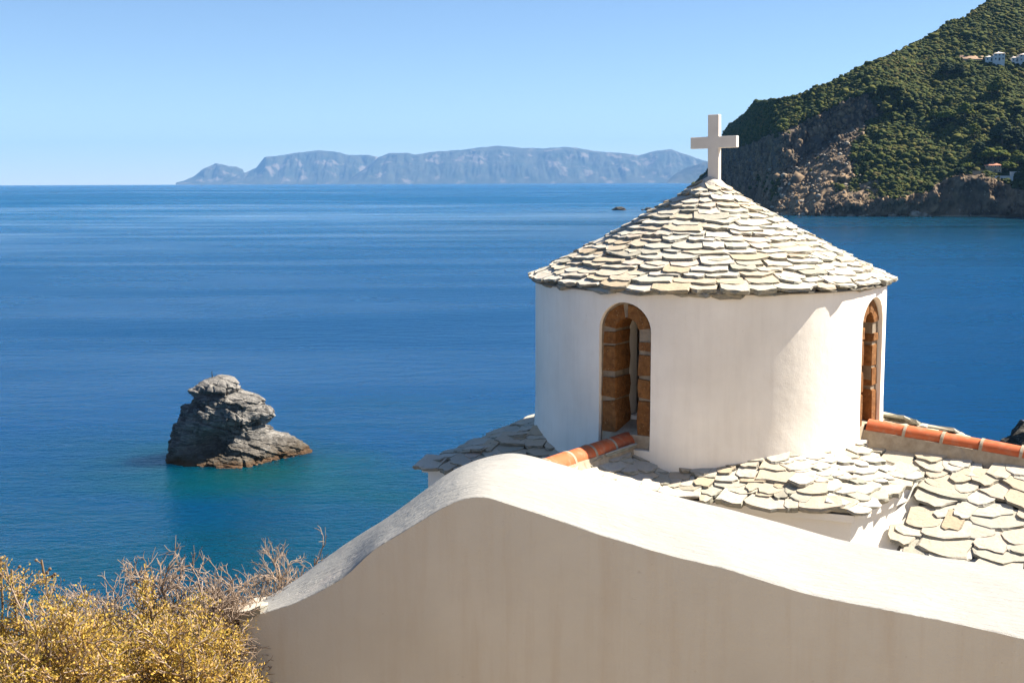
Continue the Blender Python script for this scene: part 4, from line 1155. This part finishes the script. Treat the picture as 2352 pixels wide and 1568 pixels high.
def ridge(roof, start, d, n, step, dz0, fall, seed, lip):
    r_ = random.Random(seed)
    d = np.array(d, float)
    for k in range(n):
        a = start + d * (step * k)
        dz = dz0 + fall * step * k
        p = L(a[0], a[1], dz)
        q = L(*(a + d * step), dz0 + fall * step * (k + 1))
        x = Vector(q - p).normalized(); y = Vector((0, 0, 1)).cross(x).normalized(); z = x.cross(y)
        B = Matrix((x, y, z)).transposed().to_4x4()
        o = bpy.data.objects.new("ridge_tile", TILE_ME); COL.objects.link(o); o.parent = roof
        o.matrix_local = Matrix.Translation(Vector(p) + z * r_.uniform(-.004, .004)) @ B @ Matrix.Rotation(radians(lip + r_.uniform(-.8, .8)), 4, 'Y') @ Matrix.Rotation(radians(r_.uniform(-2, 2)), 4, 'Z')
        if k:
            o = bpy.data.objects.new("mortar_joint", RING_ME); COL.objects.link(o); o.parent = roof
            o.matrix_local = Matrix.Translation(Vector(p) + x * -.004) @ B
    e = start + d * (step * n)
    pts = [start - d * .02, e]
    nrm = np.array([-d[1], d[0]])
    vv = []
    N = 24
    for i in range(N + 1):
        c = pts[0] + (pts[1] - pts[0]) * i / N
        zt = dz0 + fall * step * n * i / N
        for (s, h) in ((-.13, .14), (-.082, -.012), (.082, -.012), (.13, .14)):
            j = r_.uniform(-.012, .012)
            q = c + nrm * (s + (j if abs(s) > .1 else 0)); vv.append(L(q[0], q[1], zt + h))
    ff = [(i * 4 + k, i * 4 + k + 1, i * 4 + 5 + k, i * 4 + 4 + k) for i in range(N) for k in range(3)] + [(3, 2, 1, 0), (N * 4, N * 4 + 1, N * 4 + 2, N * 4 + 3)]
    mobj("ridge_mortar", vv, ff, M['mortar'], roof)
ridge(nave, np.array([1.37, 0.03]), (1, -.02), 9, .275, 1.872, .075, 5, -2.0)
ridge(porch, np.array([0.0, 1.33]), (-.03, 1), 6, .27, 1.905, .0, 6, -2.0)

# ------------------------------------------------------------------ foreground parapet
def z5(p): return ((900 + p[0] / 1.5983) / 1.7415, (1750 + p[1] / 1.5983) / 1.7415)
def z4(p): return ((1600 + p[0] / 1.8092) / 1.7415, (1600 + p[1] / 1.8092) / 1.7415)
def z6(p): return ((2700 + p[0] / 1.6848) / 1.7415, (2200 + p[1] / 1.6848) / 1.7415)
def z3(p): return ((2800 + p[0] / 1.8148) / 1.7415, (1500 + p[1] / 1.8148) / 1.7415)
front_px = [z5(p) for p in [(92, 1150), (220, 1125), (420, 1065), (600, 985), (780, 880), (940, 715), (1100, 625), (1250, 530), (1400, 440), (1500, 395), (1600, 372), (1700, 382), (1800, 415), (1915, 455)]] + \
           [z4(p) for p in [(1000, 815), (1200, 885), (1400, 960), (1700, 1045), (2000, 1130), (2352, 1215)]] + \
           [z6(p) for p in [(600, 205), (900, 295), (1200, 355), (1500, 415), (1800, 470), (2100, 535), (2352, 595)]]
back_px = [z5(p) for p in [(250, 1060), (450, 905), (640, 770), (830, 640), (1050, 500), (1250, 350), (1400, 240), (1500, 185), (1600, 140), (1700, 110), (1830, 90)]] + \
          [z4(p) for p in [(870, 380), (1000, 410), (1200, 470), (1500, 555), (1800, 640), (2100, 720), (2352, 775)]] + \
          [z3(p) for p in [(300, 990), (600, 1070), (1000, 1185), (1300, 1245), (1700, 1310), (2100, 1365), (2352, 1400)]]
PD, PT = 3.2, 0.62
pn_ = az(8); ps_ = az(98)
P0 = atd(*front_px[10], PD)
FQ = np.array([atplane(x, y, P0, pn_) for x, y in front_px]); BQ = np.array([atplane(x, y, P0 + pn_ * PT, pn_) for x, y in back_px])
fs, fz = (FQ - P0) @ ps_, FQ[:, 2]; bs, bz_ = (BQ - P0) @ ps_, BQ[:, 2]
S0 = fs[0]; S1 = fs[-1] + 1.6
SG = np.concatenate([np.linspace(S0, fs[-1], 170), np.linspace(fs[-1] + .02, S1, 30)])
def prof_z(s, z):
    k0 = (z[2] - z[0]) / (s[2] - s[0]); k1 = (z[-1] - z[-4]) / (s[-1] - s[-4])
    s = np.concatenate([[s[0] - 1], s, [s[-1] + 2]]); z = np.concatenate([[z[0] - k0], z, [z[-1] + 2 * k1 * .8]])
    g = np.linspace(s[0], s[-1], 900); y = np.interp(g, s, z)
    ker = np.exp(-np.linspace(-2.2, 2.2, 23) ** 2); ker /= ker.sum()
    y2 = np.convolve(np.pad(y, 11, mode='edge'), ker, 'valid')
    return g, y2
FZ = np.interp(SG, *prof_z(fs, fz))
BZp = np.interp(SG + (-.15) * (S1 - SG) / (S1 - S0), *prof_z(bs, bz_))
WALL = empty("parapet_wall", (P0[0], P0[1], H - 2.3))
tag(WALL, "curved white plastered parapet wall with a broad sunlit top in the foreground", "wall")
org = np.array([P0[0], P0[1], H - 2.3])
def strip(name, rows_, mat, smooth=True):
    V = np.array(rows_)                       # rows x along x 3
    nr, nc = V.shape[:2]
    o = mobj(name, V.reshape(-1, 3) - org, grid_faces(nr, nc), mat, WALL, smooth=smooth); o.data.set_sharp_from_angle(angle=radians(32)); return o
S0B = S0 - .15
def along(t, z): return P0[None] * np.array([1, 1, 0]) + ps_[None] * (SG + (S0B - S0) * (S1 - SG) / (S1 - S0) * t / PT)[:, None] + pn_[None] * t + np.array([0, 0, 1.0]) * z[:, None]
rb = .006
wob = .006 * pnoise(np.c_[SG * 5, SG * 0, SG * 0 + 3]) + .003 * pnoise(np.c_[SG * 19, SG * 0, SG * 0 + 8])
rows_ = [along(0.0012, FZ - rb * .30 + wob * .3), along(rb * .6, FZ + wob * .4)]
for f_ in np.linspace(.03, .97, 15):
    w_ = .006 * pnoise(np.c_[SG * 4, SG * 0 + f_ * 4, SG * 0]) + .012 * sin(pi * f_)
    rows_.append(along(PT * f_, FZ * (1 - f_) + BZp * f_ + w_ + wob * .3))
rows_ += [along(PT - rb * .3, BZp - rb * .3), along(PT, BZp - rb), along(PT, BZp - .05)]
strip("coping", rows_, M['coping'])
zb_ = np.full_like(SG, H - 2.6)
rows_ = [along(.001, zb_ + (FZ - rb * .30 + wob * .3 - zb_) * k / 10) for k in range(11)]
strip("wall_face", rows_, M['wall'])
strip("back_face", [along(PT - .002, BZp - .03), along(PT - .002, zb_)], M['white'])
ec = [along(t, z)[0] - org for t, z in ((.002, zb_), (.002, FZ - .001), (PT - .002, BZp - .001), (PT - .002, zb_))]
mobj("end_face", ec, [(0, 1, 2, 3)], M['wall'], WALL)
ec = [along(t, z)[-1] - org for t, z in ((.002, zb_), (.002, FZ), (PT - .002, BZp), (PT - .002, zb_))]
mobj("end_face", ec, [(3, 2, 1, 0)], M['wall'], WALL)
# rough slate let into the low end as a drip stone
sp = [(-.014, -.012), (.030, -.014), (.062, -.004), (.070, .10), (.062, .33), (.05, PT + .01), (-.03, PT + .02), (-.022, .40), (-.030, .20), (-.018, .08)]
sl_v = []
for (lv, inset) in ((.020, .96), (.011, 1.0), (-.004, .97)):
    for (a, b) in sp:
        fb = min(1, max(0, b / PT))
        zz = FZ[0] * (1 - fb) + BZp[0] * fb + lv + .30 * max(0, a) + random.uniform(-.003, .003)
        q = P0 * np.array([1, 1, 0]) + ps_ * (S0 + (S0B - S0) * b / PT + a * inset) + pn_ * (b * inset) + np.array([0, 0, zz]); sl_v.append(q - org)
n = len(sp)
es = mobj("end_slate", sl_v, [tuple(range(n)), tuple(range(3 * n - 1, 2 * n - 1, -1))] + [(a + i, a + n + i, a + n + (i + 1) % n, a + (i + 1) % n) for a in (0, n) for i in range(n)], M['slate'], WALL)
# two old nails standing in the top
def top_at(px, py):
    best = None
    for f_ in np.linspace(.05, .95, 60):
        q = atplane(px, py, P0 + pn_ * PT * f_, pn_); s_ = (q - P0) @ ps_
        zt = np.interp(s_, SG, FZ * (1 - f_) + BZp * f_) + .012 * sin(pi * f_)
        if best is None or abs(zt - q[2]) < best[0]: best = (abs(zt - q[2]), np.array([q[0], q[1], zt]))
    return best[1]
for (px, py, hh) in ((1049, 1093, .024), (1078, 1102, .012)):
    q = top_at(px, py) - org
    mb = MB(); mb.add(tube_vf([q + [0, 0, -.02], q + [.002, 0, hh]], [.0022, .0022], 6)); mb.add(tube_vf([q + [.002, 0, hh - .002], q + [.002, 0, hh + .004], q + [.002, 0, hh + .007]], [.006, .0065, .004], 8))
    mb.build("nail", M['mortar'], WALL)

# ------------------------------------------------------------------ shrubs
def mat_twig(name, cols):
    t = NT(name); p = t.pos()
    c = t.ramp(rnd(t), [(i / (len(cols) - 1), c) for i, c in enumerate(cols)])
    c = t.mix(t.math('MULTIPLY', t.noise(p, 60, 3, .6), .5), c, tuple(x * .5 for x in cols[0]))
    return t.fin(c, .9, None, .15)
M['twig_dry'] = mat_twig("dry_twig", [(0.22, 0.155, 0.11), (0.32, 0.24, 0.18), (0.40, 0.31, 0.24), (0.28, 0.19, 0.12), (0.46, 0.37, 0.29)])
M['twig_brown'] = mat_twig("brown_twig", [(0.13, 0.085, 0.05), (0.22, 0.15, 0.09), (0.30, 0.22, 0.14)])
def mat_leaf(name, cols):
    t = NT(name)
    c = t.ramp(rnd(t), [(i / (len(cols) - 1), c) for i, c in enumerate(cols)])
    t.fin(c, .9, None, .12)
    tr = t.new("ShaderNodeBsdfTranslucent"); t.link(c, tr.inputs[0])
    mx = t.new("ShaderNodeMixShader"); mx.inputs[0].default_value = .3
    t.link(t.b.outputs[0], mx.inputs[1]); t.link(tr.outputs[0], mx.inputs[2]); t.link(mx.outputs[0], t.out.inputs[0])
    return t.m
M['leaf'] = mat_leaf("yellow_leaf", [(0.42, 0.285, 0.045), (0.57, 0.375, 0.065), (0.30, 0.24, 0.045), (0.68, 0.455, 0.12), (0.49, 0.33, 0.06), (0.68, 0.43, 0.20), (0.24, 0.205, 0.05), (0.60, 0.39, 0.065)])
def seg_mesh(segs, n=4, rmin=.0011):
    V = []; F = []; off = 0
    for (a, b, c, r0, r1) in segs:
        r0 = max(r0, rmin); r1 = max(r1, rmin * .7); rm = (r0 + r1) / 2
        d = (c - a).normalized(); u = d.orthogonal().normalized(); w = d.cross(u)
        for p, r in ((a, r0), (b, rm), (c, r1)):
            for k in range(n):
                q = 2 * pi * k / n; V.append(p + (u * cos(q) + w * sin(q)) * r)
        for i in (0, 1):
            for k in range(n): F.append((off + i * n + k, off + i * n + (k + 1) % n, off + (i + 1) * n + (k + 1) % n, off + (i + 1) * n + k))
        off += 3 * n
    return np.array([tuple(v) for v in V]), np.array(F)
def crown_box(px, top_py, dist, hw_px):
    q = atd(px, top_py, dist); g = float(ground_z(q[0], q[1])) - .06
    return (q[0], q[1], g), q[2] - g, hw_px * dist / FPX
def skeleton(rs, R, Ht, low, stems, sprays, ln, lv, thick, kids=3):
    """stems from the root into a domed crown, then forking sprays that fill its outer part"""
    main, fine, tips = [], [], []
    arms = []
    for k in range(stems):
        a = rs.uniform(0, 2 * pi); rr = R * sqrt(rs.random()) * .85
        tip = Vector((cos(a) * rr, sin(a) * rr, Ht * (1 - .45 * (rr / R) ** 2) * rs.uniform(.72, .93)))
        root = Vector((cos(a), sin(a), 0)) * rs.uniform(.0, .05)
        pts = [root.lerp(tip, t) + Vector((rs.gauss(0, .02), rs.gauss(0, .02), 0)) * (t * (1 - t) * 4) + Vector((0, 0, .10 * Ht * sin(pi * t))) for t in (0, .2, .4, .6, .8, 1)]
        for i in range(5):
            main.append((pts[i], (pts[i] + pts[i + 1]) / 2, pts[i + 1], thick * (1 - .13 * i), thick * (1 - .13 * (i + 1))))
        arms.append(pts)
    def rec(p, d, l, rad, n):
        d1 = (d + Vector((rs.gauss(0, .35), rs.gauss(0, .35), rs.gauss(0, .3)))).normalized()
        m = p + d * l * .5; e = m + d1 * l * .5
        fine.append((p, m, e, rad, rad * .75)); 
        if n == 0: tips.append((e, d1)); return
        for k in range(kids if rs.random() > .3 else kids - 1):
            dd = (d1 + Vector((rs.gauss(0, .6), rs.gauss(0, .6), rs.gauss(.1, .45)))).normalized()
            rec(m.lerp(e, rs.uniform(.3, 1)), dd, l * rs.uniform(.5, .85), rad * .72, n - 1)
        tips.append((e, d1))
    for k in range(sprays):
        pts = rs.choice(arms); t = 1 - (1 - low) * rs.random() ** 1.2
        i = min(4, int(t * 5)); p = pts[i].lerp(pts[i + 1], t * 5 - i)
        out = Vector((p.x, p.y, 0)) / max(R, .01)
        d = (out * .8 + Vector((rs.gauss(0, .5), rs.gauss(0, .5), rs.uniform(.15, 1.1)))).normalized()
        rec(p, d, ln * rs.uniform(.7, 1.3), thick * .42, lv)
    zmax = np.percentile([s_[2].z for s_ in fine], 98); k = Ht / zmax
    sc_ = lambda p: Vector((p.x, p.y, p.z * k))
    main = [(sc_(a), sc_(b), sc_(c), r0, r1) for a, b, c, r0, r1 in main]; fine = [(sc_(a), sc_(b), sc_(c), r0, r1) for a, b, c, r0, r1 in fine]
    return main, fine, [(sc_(p), d) for p, d in tips]
def dry_shrub(px, top_py, dist, hw, label, seed, mat='twig_dry', sprays=170, ln=.07, low=.45, stems=16, lv=3):
    rs = random.Random(seed); base, hh, R = crown_box(px, top_py, dist, hw)
    main, fine, tips = skeleton(rs, R, hh, low, stems, sprays, ln, lv, .0065)
    root = empty("dry_shrub", base); tag(root, label, "shrub", "dry leafless shrubs by the wall")
    V, F = seg_mesh(main, 5); mobj("stems", V, F, M['twig_brown'], root)["kind"] = "stuff"
    V, F = seg_mesh(fine, 4, .0010); mobj("twigs", V, F, M[mat], root)["kind"] = "stuff"
LEAF = (np.array([(0, 0, 0), (.5, .45, .10), (0, 1.0, .0), (-.5, .45, .10)]), np.array([[0, 1, 2], [0, 2, 3]]))
def yellow_shrub(px, top_py, dist, hw, label, seed, sprays=420, ln=.05, per_tip=15, lsize=.0060, low=.5, stems=20):
    rs = random.Random(seed); base, hh, R = crown_box(px, top_py, dist, hw)
    main, fine, tips = skeleton(rs, R, hh, low, stems, sprays, ln, 2, .006)
    root = empty("yellow_shrub", base); tag(root, label, "shrub", "yellow-leaved shrubs in the corner")
    V, F = seg_mesh(main, 5); mobj("stems", V, F, M['twig_brown'], root)["kind"] = "stuff"
    V, F = seg_mesh(fine, 4, .0011); mobj("twigs", V, F, M['twig_dry'], root)["kind"] = "stuff"
    rg = np.random.default_rng(seed)
    T = np.array([tuple(p) for p, d in tips]); Dn = np.array([tuple(d) for p, d in tips])
    P = np.repeat(T, per_tip, 0) + rg.normal(0, .007, (len(T) * per_tip, 3)) - np.repeat(Dn, per_tip, 0) * rg.uniform(0, .03, (len(T) * per_tip, 1))
    N = len(P)
    Y = np.repeat(Dn, per_tip, 0) * .8 + rg.normal(0, .6, (N, 3)) + np.array([0, 0, .35]); Y /= np.linalg.norm(Y, axis=1)[:, None]
    A = rg.normal(size=(N, 3)); Xx = np.cross(Y, A); Xx /= np.linalg.norm(Xx, axis=1)[:, None]; Zz = np.cross(Xx, Y)
    s = rg.uniform(.6, 1.35, N)[:, None] * lsize
    tv, tf = LEAF
    Q = P[:, None] + (tv[None, :, 0:1] * Xx[:, None] * .6 + tv[None, :, 1:2] * Y[:, None] + tv[None, :, 2:3] * Zz[:, None]) * s[:, None]
    Fc = (tf[None] + (np.arange(N) * 4)[:, None, None]).reshape(-1, 3)
    o = mobj("foliage", Q.reshape(-1, 3), Fc, M['leaf'], root); o["kind"] = "stuff"
dry_shrub(360, 1312, 3.5, 110, "tall dry grey-brown shrub rising behind the yellow ones in the middle", 5, sprays=330)
dry_shrub(560, 1350, 3.62, 75, "dense dry shrub right beside the low end of the wall", 6, sprays=340)
dry_shrub(650, 1300, 4.3, 70, "pale dry shrub showing above the low end of the wall from behind", 7, sprays=260)
dry_shrub(700, 1262, 4.5, 50, "forked dry twigs highest of all behind the sloping wall top", 8, stems=6, sprays=40, lv=2, ln=.09)
dry_shrub(470, 1365, 3.4, 70, "low dry shrub between the tall dry one and the wall end", 9, sprays=300)
dry_shrub(220, 1375, 3.7, 100, "greyish dry shrub left of the tall dry one", 10, sprays=240)
yellow_shrub(40, 1438, 2.8, 120, "yellow shrub at the left picture edge", 21)
yellow_shrub(200, 1445, 2.65, 110, "yellow shrub second from the left picture edge", 22)
yellow_shrub(350, 1435, 2.75, 110, "bright yellow shrub in front of the tall dry one", 23)
yellow_shrub(495, 1480, 2.62, 95, "yellow shrub touching the shaded wall face", 24)
yellow_shrub(110, 1480, 2.3, 150, "nearest yellow shrub low in the corner", 25, sprays=480)
yellow_shrub(400, 1505, 2.35, 150, "near low yellow shrub at the bottom edge", 26, sprays=480)
def stalk(px, top_py, dist, label, seed):
    rs = random.Random(seed); q = atd(px, top_py, dist); g = float(ground_z(q[0], q[1])) - .05
    root = empty("dry_stalk", (q[0], q[1], g)); tag(root, label, "plant", "thin dry stalks")
    hh = q[2] - g; segs = []; heads = MB()
    p = Vector((0, 0, 0)); st = [p]
    for k in range(10):
        p = p + Vector((rs.gauss(0, .008), rs.gauss(0, .008), hh / 10)); st.append(p)
    for k in range(10): segs.append((st[k], (st[k] + st[k + 1]) / 2, st[k + 1], .0030, .0026))
    for k in range(16):
        z = rs.uniform(.72, 1.0); i = min(9, int(z * 10)); b = st[i].lerp(st[i + 1], z * 10 - i)
        e = b + Vector((rs.gauss(0, .012), rs.gauss(0, .012), rs.uniform(.004, .016)))
        segs.append((b, (b + e) / 2, e, .0014, .0012))
        vv = [tuple(e + Vector(x) * .0042) for x in ICO1[0][:]]; heads.add((vv, [tuple(t) for t in ICO1[1].tolist()]))
    V, F = seg_mesh(segs, 4, .0008); mobj("stem", V, F, M['twig_brown'], root)["kind"] = "stuff"
    heads.build("seed_heads", M['twig_brown'], root)["kind"] = "stuff"
stalk(5, 1288, 2.9, "thin dry stalk at the very left picture edge", 1)
stalk(44, 1290, 2.9, "thin dark stalk second from the left edge", 2)
stalk(103, 1284, 2.9, "thin dark stalk third from the left edge, tallest", 3)

# ------------------------------------------------------------------ air
hz = NT("haze_air")
hz.n.remove(hz.b)
pv = hz.new("ShaderNodeVolumePrincipled")
pv.inputs["Color"].default_value = (0.22, 0.48, 0.90, 1)
pv.inputs["Density"].default_value = 3.0e-5
pv.inputs["Anisotropy"].default_value = 0.0
hz.link(pv.outputs[0], hz.out.inputs["Volume"])
tag(MB().box(-31000, 31000, -31000, 31000, -8, 1060).build("haze", hz.m), "thin pale blue sea haze over the bay", "haze", kind="stuff")
print("slates as parts:", slate_count)
